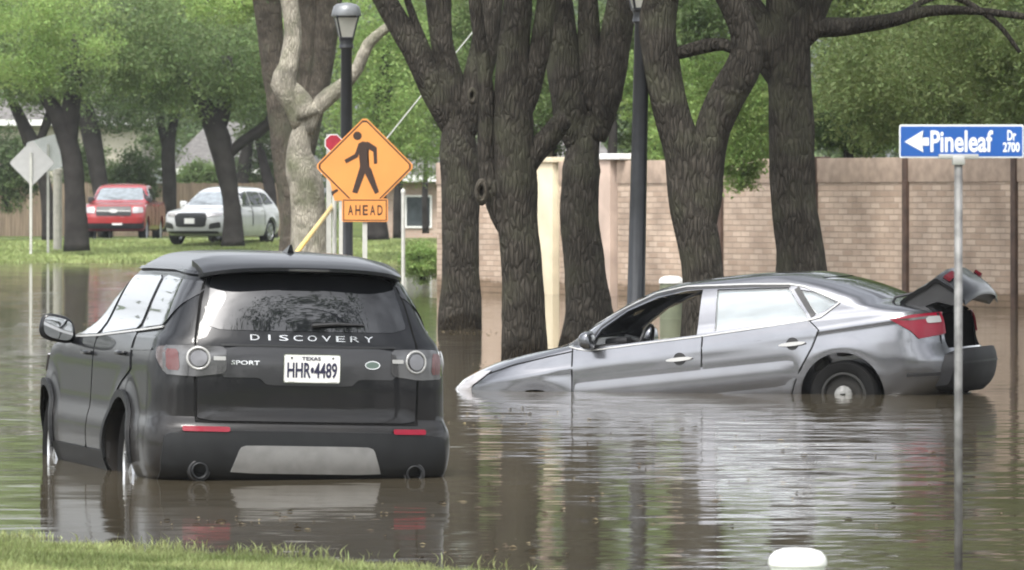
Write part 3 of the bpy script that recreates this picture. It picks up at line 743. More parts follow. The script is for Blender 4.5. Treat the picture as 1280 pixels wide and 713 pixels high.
# unseen oaks mirrored in the black car's glass, two more added for shade
def near_oak(x, y, blobs, label, seed, cnt=7000):
    t = thing('oak_tree', label, 'tree', (x, y, .2), 'oaks just out of view')
    b = Vector((x, y, .2)); parts = [tube([b+Vector((0, 0, -.4)), b+Vector((.1, 0, 2)), b+Vector((.2, .2, 4.5))], [.42, .30, .26], 16)]
    for c, r, w in blobs: parts.append(tube([b+Vector((.2, .2, 4)), (b+Vector((.2, .2, 5))).lerp(Vector(c), .5)+Vector((0, 0, .6)), Vector(c)], [.2, .12, .04], 10))
    V, Fc = merge(*parts); mk('trunk', V, Fc, M_bark, t, smooth=True, world=True)
    leafcloud('crown', blobs, cnt, .13, L_dark, t, seed)
near_oak(-9, 19, [((-4, 23, 9), (3.4, 4, 1.4), 2), ((-8, 17, 8.5), (4, 4, 2), 1), ((-1, 26, 10.5), (2.6, 3, 1), 1)], 'oak on the near side of the street, out of view to the left', 201)
near_oak(7, 2, [((6, 6, 8.5), (4, 4, 2.2), 2), ((2, 0, 9), (4, 4, 2), 1), ((9, -2, 7), (3, 3, 2), 1)], 'oak on the near side of the street, out of view to the right', 202)
near_oak(10.5, 86, [((7.5, 88, 7.2), (3.6, 5, 1.3), 3), ((10, 82, 7.5), (4, 5, 1.6), 2), ((5, 92, 7.6), (3, 4, 1.3), 1.5), ((7.5, 76, 8), (3.5, 5, 1.4), 2), ((7.5, 94.5, 6.6), (3, 2.5, 1.2), 2.5), ((3.6, 99, 7.2), (2.6, 2.5, 1.1), 1.6), ((11.5, 88, 4), (2.2, 6, 3), 3)], 'oak added out of view at the right to shade the wall', 205, 34000)  # added tree, crowns placed to block light from the right of the wall
near_oak(7.5, 30, [((3.2, 31.5, 8.8), (2.4, 2.4, .9), 2), ((6.5, 29, 8.5), (3, 3, 1.2), 1)], 'oak out of view at the right, mirrored in the black car\'s rear window', 206, 2600)
near_oak(12, 54, [((7.2, 53, 6.2), (3, 3.5, 1.4), 3), ((4.5, 50, 7.6), (2.6, 3, 1.0), 1.5), ((11, 54, 5.2), (3, 4, 2), 2)], 'oak out of view at the right, over the sedan\'s open boot', 207, 15000)  # added crown for the boot lid to mirror, also shading the sedan
near_oak(-14.5, 60, [((-13.5, 57, 4.9), (2.6, 3, 1.3), 2), ((-11.5, 60, 6.6), (2.2, 3, .9), 1)], 'oak out of view at the left, mirrored in the black car\'s side windows', 208, 3600)
near_oak(-6, -8, [((-6, -8, 7.5), (5, 4, 3), 2), ((-1, -10, 7), (4, 4, 3), 1)], 'oak behind the viewer on the near side', 203)
near_oak(5, -14, [((5, -14, 7), (5, 4, 3.4), 2), ((10, -12, 6), (4, 4, 3), 1)], 'further oak behind the viewer on the near side', 204)
# ---------------------------------------------------------------- brick wall
wl = thing('brick_wall', 'long pinkish brown brick yard wall with dark posts and cream pier behind the oaks', 'wall', (WA.x, WA.y, -.5))
wl.rotation_euler = (0, 0, math.atan2(WD.y, WD.x))
LW = (WB-WA).length
def wt(px):
    k = (px-640)/FOC; # X = k*Z
    return (k*WA.y-WA.x)/(WD.x-k*WD.y)
M_brick = brickmat('wall_brick', (.37, .275, .205), (.50, .395, .31), (.33, .26, .20))
M_cap = pm('wall_cap', (.39, .30, .235), .85, var=.15, bump=.004)
M_cream = pm('cream_stucco', (.66, .58, .42), .85, var=.12, scale=1.5, bump=.003)
M_post = pm('rusty_post', (.075, .045, .032), .7, var=.3, scale=5)
M_pier = pm('pink_pier', (.48, .375, .31), .85, var=.12, scale=2, bump=.003)
TOP = 2.43+.5+.03
posts = [767, 908, 1026, 1140, 1276]
segs = [550, 673, 700, 757]+posts[1:]+[1330]
def seg(name, a, b, z0, z1, th, mat, bev=.01, y=0.):
    bm = bmesh.new(); bx(bm, ((a+b)/2, y, (z0+z1)/2), (b-a, th, z1-z0), bev); return mkbm(name, bm, mat, wl, angle=40)
xs = [wt(530), wt(672)]
bounds = [(550, 672), (703, 756), (776, 908), (908, 1026), (1026, 1140), (1140, 1276), (1276, 1330)]
for a, b in bounds:
    xa, xb = wt(a)+.06, wt(b)-.06
    seg('brick_panel', xa, xb, 0, TOP-.42, .2, M_brick); seg('wall_cap', xa, xb, TOP-.417, TOP, .24, M_cap)
seg('cream_pier', wt(672), wt(703), 0, TOP-.02, .42, M_cream); seg('pier_cap', wt(671)-.05, wt(704)+.05, TOP-.017, TOP+.08, .52, M_cream)
seg('pink_pier', wt(756), wt(775), 0, TOP+.02, .42, M_pier); seg('pier_cap', wt(755)-.05, wt(790), TOP+.023, TOP+.13, .52, M_white)
for p in posts:
    x = wt(p); seg('post', x-.07, x+.07, 0, TOP+.0+(.03 if p < 1100 else .06), .34 if p == 767 else .32, M_post)
# ---------------------------------------------------------------- far fence and houses
M_fence = pm('fence_wood', (.17, .13, .09), .85, var=.3, scale=2, stretch=(9, 9, .5))
def board_fence(x0, x1, Z, z0, z1, label):
    t = thing('board_fence', label, 'fence', (x0, Z, z0))
    bm = bmesh.new(); x = 0; r = random.Random(3)
    while x < x1-x0:
        bx(bm, (x+.07, r.uniform(-.01, .01), (z1-z0)/2+r.uniform(-.02, .02)), (.138, .03, z1-z0)); x += .14
    mkbm('boards', bm, M_fence, t)
    bm = bmesh.new()
    for h in (.3, z1-z0-.3): bx(bm, ((x1-x0)/2, .06, h), (x1-x0, .06, .09))
    mkbm('rail', bm, M_fence, t)
    x = 0
    while x < x1-x0: bm = bmesh.new(); bx(bm, (x, .14, (z1-z0)/2), (.1, .1, z1-z0+.05)); mkbm('fence_post', bm, M_fence, t); x += 2.4
board_fence(-21, -7.6, 214, .42, 2.35, 'weathered brown board fence behind the parked cars')
M_shingle = pm('shingles', (.13, .125, .12), .9, var=.25, scale=6, bump=.01)
M_wallc = pm('pale_siding', (.42, .39, .32), .8, var=.06)
M_wallb = brickmat('far_brick', (.40, .28, .22), (.48, .36, .29), (.40, .34, .29), .25, .09, .15)
M_glassd = pm('house_glass', (.05, .06, .065), .08, var=.2)
def house(x0, x1, Z, zg, ze, zr, label, wallm, wins):
    t = thing('house', label, 'house', (x0, Z, zg)); w = x1-x0; D = 9
    bm = bmesh.new(); bx(bm, (w/2, D/2, (ze-zg)/2), (w, D, ze-zg)); mkbm('wall', bm, wallm, t)
    V = [(-.5, -.6, ze-zg-.1), (w+.5, -.6, ze-zg-.1), (w+.5, D+.6, ze-zg-.1), (-.5, D+.6, ze-zg-.1), (w*.22, D/2, zr-zg), (w*.78, D/2, zr-zg)]
    rf = mk('roof', V, [(0, 1, 5, 4), (1, 2, 5), (2, 3, 4, 5), (3, 0, 4), (0, 3, 2, 1)], M_shingle, t)
    bm = bmesh.new(); bx(bm, (w/2, -.63, ze-zg-.12), (w+1, .05, .22)); mkbm('fascia', bm, M_white, rf)
    for (a, b, c, d) in wins:
        bm = bmesh.new()
        for q in ((a-.06, b+.06, c-.06, c), (a-.06, b+.06, d, d+.06), (a-.06, a, c, d), (b, b+.06, c, d)): bx(bm, ((q[0]+q[1])/2, -.03, (q[2]+q[3])/2), (q[1]-q[0], .06, q[3]-q[2]))
        f = mkbm('window', bm, M_white, t); bm = bmesh.new(); bx(bm, ((a+b)/2, -.015, (c+d)/2), (b-a, .02, d-c)); mkbm('pane', bm, M_glassd, f)
house(-22, -14.6, 236, .5, 4.9, 7.5, 'cream house behind the fence at the far left', M_wallc, [(1, 2.2, 1, 2.5), (5, 6.2, 1, 2.5)])
house(-13.4, -8.0, 238, .5, 3.0, 4.9, 'low house with grey shingle roof and white fascia behind the white car', M_wallb, [(1, 2.2, .9, 2), (3.4, 4.6, .9, 2)])
house(-4.3, 3.5, 205, .35, 2.6, 5.4, 'low brick house glimpsed right of the orange sign', M_wallb, [(.7, 1.5, .5, 1.5), (2.3, 3.2, .5, 1.7)])
# twigs and light sprays at the top of the view
hanging('light_spray', 'pale yellow green leaf spray at the top edge left of the pale tree', [(285, 8, 0, 1.0, .8, .35, 2), (330, -4, 0, .9, .8, .4, 1)], 3500, .06, L_bright, 91, 128)
hanging('light_spray', 'pale green leaf spray at the top left corner', [(40, 20, 0, 2.0, 1, .8, 2), (95, 60, 0, 1.4, 1, .6, 1), (20, 90, 0, 1.2, 1, .5, 1)], 7000, .07, L_bright, 92, 150)
# ================================================================ black SUV
def ramp_flare(ax, R0, amp):
    def f(y, z):
        v = 0
        for a in ax:
            d = math.hypot(y-a[0], z-a[1]); v += amp*math.exp(-((d-R0)/.07)**2)
        return v
    return f
def cutter(V, Fc, nslot=2):
    me = bpy.data.meshes.new('cut'); me.from_pydata([tuple(v) for v in V], [], [tuple(f) for f in Fc])
    bm = bmesh.new(); bm.from_mesh(me); bmesh.ops.recalc_face_normals(bm, faces=bm.faces); bm.to_mesh(me); bm.free()
    for k in range(nslot): me.materials.append(M_dark)
    me.polygons.foreach_set('material_index', [1]*len(me.polygons))
    o = bpy.data.objects.new('cut', me); C.objects.link(o); return o
def cyl_cut(y, z, r, x0, x1):
    V, Fc = lathe([(r, x0), (r, x1)], 48, 'X', (0, y, z)); return cutter(V, Fc)
def box_cut(x0, x1, y0, y1, z0, z1):
    V = [(x, y, z) for x in (x0, x1) for y in (y0, y1) for z in (z0, z1)]
    return cutter(V, [(0, 1, 3, 2), (4, 6, 7, 5), (0, 4, 5, 1), (2, 3, 7, 6), (0, 2, 6, 4), (1, 5, 7, 3)])
def prism_cut(poly, axis, d0, d1):
    n = len(poly); f = (lambda a, b, d: (d, a, b)) if axis == 'X' else (lambda a, b, d: (a, d, b))
    V = [f(a, b, d0) for a, b in poly]+[f(a, b, d1) for a, b in poly]
    return cutter(V, [tuple(range(n)), tuple(range(2*n-1, n-1, -1))]+[(i, (i+1) % n, n+(i+1) % n, n+i) for i in range(n)])
def make_body(name, sh, paint, cuts, parent, inner=None, step=.035):
    V, Fc = sh.mesh(step); o = mk(name, V, Fc, paint); o.data.materials.append(inner or M_dark)
    bm = bmesh.new(); bm.from_mesh(o.data); bmesh.ops.recalc_face_normals(bm, faces=bm.faces); bm.to_mesh(o.data); bm.free()
    boolean(o, cuts); o.parent = parent
    o.data.materials.clear(); o.data.materials.append(paint); o.data.materials.append(inner or M_dark)
    return o

def car_paint(name, col, metal=.0, rough=.35, ct=1.):
    m = pm(name, col, rough, metal, var=.06, scale=3, coat=ct, crough=.04, spec=.5 if ct == 1. else .15)
    N, L = m.node_tree.nodes, m.node_tree.links; b = N['Principled BSDF']
    # thin film of dust and splashes, heavier low down
    tc = N.new('ShaderNodeTexCoord'); sp = N.new('ShaderNodeSeparateXYZ'); L.new(tc.outputs['Object'], sp.inputs[0])
    nz = N.new('ShaderNodeTexNoise'); nz.inputs['Scale'].default_value = 4; nz.inputs['Detail'].default_value = 8; L.new(tc.outputs['Object'], nz.inputs['Vector'])
    mr = N.new('ShaderNodeMapRange'); mr.inputs['From Min'].default_value = 1.0; mr.inputs['From Max'].default_value = .3; mr.inputs['To Max'].default_value = .16
    L.new(sp.outputs['Z'], mr.inputs['Value'])
    mu = N.new('ShaderNodeMath'); mu.operation = 'MULTIPLY'; L.new(mr.outputs['Result'], mu.inputs[0]); L.new(nz.outputs['Fac'], mu.inputs[1])
    ad = N.new('ShaderNodeMath'); ad.inputs[1].default_value = .008; L.new(mu.outputs[0], ad.inputs[0])
    mx = N.new('ShaderNodeMix'); mx.data_type = 'RGBA'; mx.inputs['B'].default_value = (.20, .17, .13, 1)
    L.new(ad.outputs[0], mx.inputs['Factor']); L.new(b.inputs['Base Color'].links[0].from_socket, mx.inputs['A']); L.new(mx.outputs['Result'], b.inputs['Base Color'])
    cw = N.new('ShaderNodeMath'); cw.operation = 'SUBTRACT'; cw.inputs[0].default_value = ct; L.new(mu.outputs[0], cw.inputs[1]); L.new(cw.outputs[0], b.inputs['Coat Weight'])
    return m
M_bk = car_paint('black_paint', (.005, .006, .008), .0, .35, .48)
M_tint = pm('tinted_glass', (.010, .011, .013), .04, var=.1, coat=.8, crough=.01, spec=.4)
M_trimd = pm('dark_trim', (.018, .018, .02), .3, var=.1, coat=.5)
M_bump = pm('bumper_plastic', (.013, .014, .015), .5, spec=.3, var=.15, scale=8)
M_lampd = pm('smoked_lens', (.045, .045, .046), .12, var=.15, coat=1., crough=.02)
M_lampc = pm('clear_lens', (.42, .40, .40), .15, .3, var=.1, coat=1., crough=.02)
M_lampr = pm('red_lens', (.19, .004, .018), .3, var=.1, coat=.35, crough=.05, spec=.2)
M_lampa = pm('rose_lens', (.055, .038, .034), .15, var=.15, coat=1., crough=.02)
M_ring = pm('lamp_ring', (.36, .36, .35), .2, .2, var=.05)
M_plate = pm('plate_white', (.74, .74, .72), .4, var=.04)
M_ink = pm('plate_ink', (.02, .02, .05), .5)
M_skid = pm('skid_plate', (.24, .24, .235), .45, .3, var=.1, scale=10)

RA, FA = (-1.12, .36), (1.52, .36)
SUV = Shell([
 (.20, -1.95, 1.9, .88, .5, 2.6, .5, 2.6),
 (.27, -2.19, 2.1, .92, .42, 3.2, .6, 2.8),
 (.36, -2.27, 2.18, .965, .40, 3.3, .7, 2.8),
 (.50, -2.29, 2.2, .98, .40, 3.3, .75, 2.8),
 (.60, -2.285, 2.2, .972, .40, 3.3, .75, 2.8),
 (.645, -2.26, 2.2, .96, .40, 3.3, .75, 2.8),
 (.68, -2.225, 2.2, .952, .40, 3.3, .75, 2.8),
 (.85, -2.225, 2.18, .945, .40, 3.3, .75, 2.8),
 (1.00, -2.22, 2.1, .940, .42, 3.3, .75, 2.8),
 (1.07, -2.215, 1.85, .930, .42, 3.3, .75, 2.8),
 (1.12, -2.205, 1.30, .915, .42, 3.3, .7, 2.8),
 (1.16, -2.19, .98, .898, .42, 3.3, .6, 2.8),
 (1.21, -2.17, .80, .860, .42, 3.3, .6, 2.8),
 (1.40, -2.09, .48, .770, .42, 3.3, .55, 2.8),
 (1.55, -2.01, .26, .690, .42, 3.2, .55, 2.8),
 (1.61, -1.98, .22, .645, .42, 3.0, .55, 2.8),
 (1.65, -1.93, .10, .60, .45, 2.8, .55, 2.8),
 (1.685, -1.85, -.02, .545, .5, 2.6, .55, 2.8),
 (1.71, -1.66, -.25, .43, .5, 2.4, .5, 2.6),
 (1.722, -1.20, -.6, .22, .25, 2.2, .25, 2.2)], ramp_flare([RA, FA], .44, .018))
MWS = pose(R_(15), 0, R_(1.5), (0, -2.27, .30), (385, 600), 37.5)
suv = thing('black_suv', 'black SUV seen from behind, half sunk in the flood left of the orange sign', 'car', mw=MWS)
def SB(px, py): return unproj(MWS, SUV, px, py, 'B')
make_body('body', SUV, M_bk, [cyl_cut(a[0], a[1], .41, s*.55, s*1.3) for a in (RA, FA) for s in (-1, 1)], suv)
# tailgate with glass, letters and badge
tg = patch('tailgate', chaikin([(-.70, .66), (.70, .66), (.705, .9), (.70, 1.15), (.65, 1.4), (.585, 1.60), (-.585, 1.60), (-.65, 1.4), (-.70, 1.15), (-.705, .9)], 1, .06), 'B', SUV, .006, .010, M_bk, suv)
strip('tailgate_gap', [(-.71, .655), (.71, .655), (.716, .9), (.712, 1.15), (.66, 1.4), (.592, 1.60), (-.592, 1.60), (-.66, 1.4), (-.712, 1.15), (-.716, .9)], .013, 'B', SUV, .001, .004, M_seam, suv, closed=True)
gl = patch('rear_window', chaikin([(-.655, 1.225), (.655, 1.225), (.575, 1.575), (-.575, 1.575)], 2, .08), 'B', SUV, .016, .004, M_tint, tg)
def tgf(off):
    return lambda a, b, d: SUV.pt('B', a, b, off+d)
V, Fc = tube([SUV.pt('B', .02, 1.262, .035), SUV.pt('B', .18, 1.275, .04), SUV.pt('B', .36, 1.27, .03)], [.016, .012, .006], 8); mk('wiper', V, Fc, M_black, tg)
x0, z0 = SB(315, 427); x1, z1 = SB(467, 419)
for i, ch in enumerate('DISCOVERY'):
    w = .058; cx = -.375+i*(.79-w)/8
    if ch == 'I': text_on('letter', ch, (cx+w*.38, cx+w*.62, 1.165, 1.20), tgf(.016), .006, M_chrome, tg, .0)
    else: text_on('letter', ch, (cx, cx+w, 1.165, 1.20), tgf(.016), .006, M_chrome, tg, .0)
patch('number_plate_recess', chaikin([(-.56, .93), (-.32, .93), (-.27, .885), (.27, .885), (.32, .93), (.56, .93), (.56, 1.125), (-.56, 1.125)], 1, .1), 'B', SUV, .016, .004, M_trimd, tg)
strip('trim_strip', [(-.56, 1.132), (.56, 1.132)], .012, 'B', SUV, .016, .010, M_bump, tg)
text_on('letters', 'SPORT', (-.50, -.32, 1.01, 1.037), tgf(.020), .005, M_chrome, tg, .02)
# oval badge
ov = [(.405+.05*math.cos(a), 1.022+.027*math.sin(a)) for a in np.linspace(0, 2*math.pi, 25)[:-1]]
bd = patch('badge', ov, 'B', SUV, .020, .006, M_chrome, tg, step=.03)
patch('badge_field', [(.405+.043*math.cos(a), 1.022+.021*math.sin(a)) for a in np.linspace(0, 2*math.pi, 25)[:-1]], 'B', SUV, .026, .002, pm('badge_green', (.10, .14, .12), .4), bd, step=.03)
# number plate
yp = SUV.rear_y(0, .99)-.03; f = lambda off: (lambda a, b, d: (a, yp-off-d, b))
pl = mkbm('number_plate', prism(rrect(-.165, .19, .908, 1.078, .012), .006, f(0)), M_plate, suv)
mkbm('plate_frame', prism(rrect(-.17, .195, .903, 1.083, .012), .02, lambda a, b, d: (a, yp+.001+d, b)), M_chrome, pl)
text_on('plate_text', 'HHR\u20224489', (-.148, .172, .935, 1.032), f(.006), .003, M_ink, pl, .022)
text_on('plate_state', 'TEXAS', (-.055, .065, 1.046, 1.068), f(.006), .003, M_ink, pl, .01)
for sx in (-.12, .145):
    V, Fc = lathe([(.006, 0), (.006, -.004)], 8, 'Y', (sx, yp-.006, 1.06)); mk('bolt', V, Fc, M_bump, pl)
    bm = bmesh.new(); bx(bm, (sx, yp-.008, .918), (.05, .004, .012)); mkbm('sticker', bm, M_white, pl)
# lamps
for s in (-1, 1):
    t = patch('tail_lamp', chaikin([(s*.53, .955), (s*.72, .93), (s*.90, .94), (s*.90, 1.12), (s*.70, 1.125), (s*.53, 1.12)], 1, .12), 'B', SUV, .012, .014, M_lampd, suv, step=.03)
    sf = 'L' if s < 0 else 'R'
    patch('side_lens', chaikin([(-2.13, .955), (-2.06, .965), (-1.98, 1.05), (-1.96, 1.11), (-2.13, 1.125)], 1, .12), sf, SUV, .006, .010, M_lampa, t, step=.04)
    c = SUV.pt('B', s*.70, 1.045, .028)
    R0, r0 = .067, .008; V, Fc = [], []
    for i in range(32):
        for j in range(8):
            a, b = 2*math.pi*i/32, 2*math.pi*j/8; rr = R0+r0*math.cos(b); X, Zz = rr*math.cos(a), rr*math.sin(a)
            q = SUV.pt('B', s*.70+X, 1.045+Zz, .027); V.append((q[0], q[1]-r0*math.sin(b)*.8, q[2])); Fc.append((i*8+j, i*8+(j+1) % 8, ((i+1) % 32)*8+(j+1) % 8, ((i+1) % 32)*8+j))
    mk('light_ring', V, Fc, M_ring, t, smooth=True)
    patch('inner_lens', [(s*.70+.050*math.cos(a), 1.045+.050*math.sin(a)) for a in np.linspace(0, 2*math.pi, 21)[:-1]], 'B', SUV, .026, .012, pm('lens_core', (.12, .12, .13), .1, coat=1.), t, step=.03)
    patch('reversing_lens', rrect(*sorted((s*.61, s*.535)), 1.035, 1.06, .005), 'B', SUV, .026, .006, M_ring, t, step=.03)
    patch('red_lens', chaikin([(s*.81, .965), (s*.885, .97), (s*.885, 1.10), (s*.82, 1.10)], 1, .15), 'B', SUV, .026, .003, pm('deep_red_lens', (.085, .018, .016), .15, coat=.6), t, step=.03)
# bumper
bp = patch('bumper', chaikin([(-.90, .26), (.90, .26), (.915, .40), (.90, .575), (.60, .60), (-.60, .60), (-.90, .575), (-.915, .40)], 1, .1), 'B', SUV, .004, .016, M_bump, suv, step=.04)
for s, a, b in ((-1, -.80, -.51), (1, .54, .76)):
    patch('reflector', rrect(a, b, .592, .624, .012), 'B', SUV, .02, .006, M_lampr, bp, step=.03)
patch('skid_plate', chaikin([(-.50, .335), (.465, .335), (.45, .38), (.41, .495), (.37, .51), (-.40, .51), (-.445, .495), (-.485, .38)], 1, .15), 'B', SUV, .02, .014, M_skid, bp, step=.04)
for s in (-1, 1):
    c = SUV.pt('B', s*.69, .345, 0)
    V, Fc = lathe([(.040, .08), (.040, -.045), (.048, -.05), (.055, -.045), (.055, .08)], 24, 'Y', (c[0], c[1], c[2])); V2, F2 = lathe([(.04, -.005), (.04, -.001)], 24, 'Y', c)
    e = mk('exhaust_pipe', V, Fc[:-2], M_bump, bp, smooth=True); mk('pipe_inside', V2, F2, M_dark, e)
    V, Fc = lathe([(.058, -.030), (.066, -.032), (.07, -.026), (.07, .02)], 24, 'Y', c); mk('exhaust_surround', V, Fc[:-2], M_black, bp, smooth=True)
# spoiler
V, Fc = [], []; prof = [(-1.80, 1.70), (-1.98, 1.672), (-2.10, 1.645), (-2.15, 1.622), (-2.15, 1.600), (-2.05, 1.592), (-1.96, 1.585), (-1.80, 1.62)]
nx = 24
for i in range(nx+1):
    u = -1+2*i/nx; x = .64*u; dz = -.035*abs(u)**4-.012*u*u; dy = .17*abs(u)**5
    for (y, z) in prof: V.append((x, y+dy, z+dz))
m = len(prof)
for i in range(nx):
    for k in range(m): Fc.append((i*m+k, i*m+(k+1) % m, (i+1)*m+(k+1) % m, (i+1)*m+k))
Fc += [tuple(range(m-1, -1, -1)), tuple(nx*m+k for k in range(m))]
sp = mk('roof_spoiler', V, Fc, M_bk, suv, angle=45)
bm = bmesh.new(); bx(bm, (0, -2.152, 1.606), (.26, .006, .014), .002); mkbm('high_brake_light', bm, M_lampd, sp)
# roof fin
fin = [(-1.62, 1.712), (-1.45, 1.712), (-1.50, 1.735), (-1.60, 1.765), (-1.625, 1.765)]
bm = bmesh.new(); n = len(fin)
A = [bm.verts.new((-.022 if k < 2 else -.006, y, z)) for k, (y, z) in enumerate(fin)]; B = [bm.verts.new((.022 if k < 2 else .006, y, z)) for k, (y, z) in enumerate(fin)]
bm.faces.new(A); bm.faces.new(B[::-1])
for i in range(n): bm.faces.new((A[i], B[i], B[(i+1) % n], A[(i+1) % n]))
mkbm('roof_antenna', bm, M_bk, suv)
# sides: doors, windows, handles, mirrors, sills
for sf, s in (('L', -1), ('R', 1)):
    fd = patch('front_door', chaikin([(1.02, .40), (1.06, .8), (1.0, 1.105), (.0, 1.13), (-.02, .40)], 1, .03), sf, SUV, .002, .006, M_bk, suv)
    rd_ = patch('rear_door', chaikin([(-.05, .40), (-.03, 1.132), (-1.17, 1.185), (-1.26, .95), (-1.02, .86), (-.75, .70), (-.66, .40)], 1, .03), sf, SUV, .002, .006, M_bk, suv)
    strip('door_gap', [(-.035, .40), (-.015, 1.13)], .016, sf, SUV, .0005, .003, M_seam, suv)
    strip('door_gap', [(-.67, .40), (-.76, .71), (-1.03, .87), (-1.275, .955), (-1.185, 1.19)], .014, sf, SUV, .0005, .003, M_seam, suv)
    strip('sill_trim', [(-.66, .33), (1.06, .33)], .14, sf, SUV, .004, .018, M_bump, suv)
    for par, poly in ((fd, [(.80, 1.125), (.36, 1.46), (.20, 1.52), (-.04, 1.53), (-.01, 1.15)]), (rd_, [(-.09, 1.152), (-.11, 1.54), (-1.02, 1.55), (-1.12, 1.21)]), (suv, [(-1.22, 1.215), (-1.12, 1.555), (-2.02, 1.52), (-1.80, 1.245)])):
        patch('window', chaikin(poly, 1, .06), sf, SUV, .006, .004, M_tint, par)
    strip('window_trim', [(.86, 1.112), (0, 1.137), (-1.15, 1.195), (-1.82, 1.232)], .014, sf, SUV, .006, .008, M_silver, suv)
    strip('roof_rail', [(.30, 1.585), (-.5, 1.60), (-1.3, 1.60), (-1.85, 1.575)], .02, sf, SUV, .004, .016, M_bk, suv)
    strip('feature_line', [(1.9, 1.045), (.9, 1.04), (-.6, 1.06), (-1.84, 1.09)], .012, sf, SUV, .001, .006, M_bk, suv)
    for y, z in ((.13, 1.02), (-.98, 1.045)):
        q = [SUV.pt(sf, y+d, z, o) for d, o in ((.11, .0), (.09, .035), (-.09, .035), (-.11, .0))]
        V, Fc = tube(q, [.012, .015, .015, .012], 8); mk('door_handle', V, Fc, M_bk, fd if y > 0 else rd_, smooth=True)
    # arch lips
    for a in (RA, FA):
        pts = [(a[0]+.43*math.cos(R_(k)), a[1]+.43*math.sin(R_(k))) for k in range(0, 181, 9)]
        strip('wheel_arch', pts, .05, sf, SUV, .002, .022, M_bump, suv)
    # mirror
    y, z = .66, 1.165; root = SUV.pt(sf, .85, 1.10, .0)
    bm = bmesh.new(); vs = bmesh.ops.create_uvsphere(bm, u_segments=24, v_segments=16, radius=1)['verts']
    for v in vs:
        x_, y_, z_ = v.co; x_ = math.copysign(abs(x_)**.62, x_); z_ = math.copysign(abs(z_)**.7, z_)
        if y_ < 0: y_ *= .35
        v.co = (s*1.06+x_*.122*(1-.12*z_), y+y_*.085, z+z_*.092-.02*s*x_*s)
    mi = mkbm('wing_mirror', bm, M_bk, suv, smooth=True)
    V, Fc = tube([root, (s*1.0, .80, 1.10), (s*1.06, .79, 1.12)], [.035, .028, .03], 10); mk('mirror_arm', V, Fc, M_black, mi, smooth=True)
    g = [(s*1.06+u*.100, v*.072+z-.02*s*u*s) for u, v in [(math.copysign(abs(math.cos(t))**.62, math.cos(t)), math.copysign(abs(math.sin(t))**.7, math.sin(t))) for t in np.linspace(0, 2*math.pi, 33)[:-1]]]
    mkbm('mirror_glass', prism(g, .006, lambda a, b, d: (a, y-.031-d, b)), pm('mirror_glass', (.55, .56, .58), .03, 1., var=.02), mi)
    # lamps and wheels
    patch('headlight', chaikin([(2.02, .80), (1.72, .86), (1.62, .98), (1.95, .97)], 1, .1), sf, SUV, .004, .01, M_lampc, suv)
    for a in (RA, FA): wheel(suv, (s*.80, a[0], a[1]), .365, .235, s, M_tyre, M_alloy, M_dark, 5)
patch('windshield', chaikin([(-.70, 1.2), (.70, 1.2), (.60, 1.53), (-.60, 1.53)], 1, .08), 'F', SUV, .004, .004, M_tint, suv)
patch('grille', rrect(-.45, .45, .72, .92, .05), 'F', SUV, .004, .01, M_black, suv)

# ================================================================ silver sedan
M_gray = car_paint('gunmetal_paint', (.15, .155, .17), .88, .24)
M_trimi = pm('cabin_trim', (.42, .40, .34), .8, var=.15)
M_seat = pm('seat_cloth', (.07, .068, .062), .9, var=.2, bump=.002, bscale=80)
def glassmat(name, tint, fac=1.0):
    m = bpy.data.materials.new(name); m.use_nodes = True; N, L = m.node_tree.nodes, m.node_tree.links
    N.remove(N['Principled BSDF']); t = N.new('ShaderNodeBsdfTransparent')
    nz = N.new('ShaderNodeTexNoise'); nz.inputs['Scale'].default_value = 3; cr = N.new('ShaderNodeValToRGB')
    cr.color_ramp.elements[0].color = tuple(c*.96 for c in tint)+(1,); cr.color_ramp.elements[1].color = (*tint, 1)
    L.new(nz.outputs['Fac'], cr.inputs['Fac']); L.new(cr.outputs['Color'], t.inputs['Color'])
    g = N.new('ShaderNodeBsdfGlossy'); g.inputs['Roughness'].default_value = .01; g.inputs['Color'].default_value = (1, 1, 1, 1)
    fr = N.new('ShaderNodeFresnel'); fr.inputs['IOR'].default_value = 1.5; mu = N.new('ShaderNodeMath'); mu.operation = 'MULTIPLY'; mu.inputs[1].default_value = fac
    L.new(fr.outputs[0], mu.inputs[0]); mx = N.new('ShaderNodeMixShader'); L.new(mu.outputs[0], mx.inputs[0]); L.new(t.outputs[0], mx.inputs[1]); L.new(g.outputs[0], mx.inputs[2])
    L.new(mx.outputs[0], N['Material Output'].inputs['Surface']); return m
M_glass = glassmat('car_glass', (.86, .88, .88), 1.3)
SRA, SFA = (-1.39, .30), (1.53, .31)
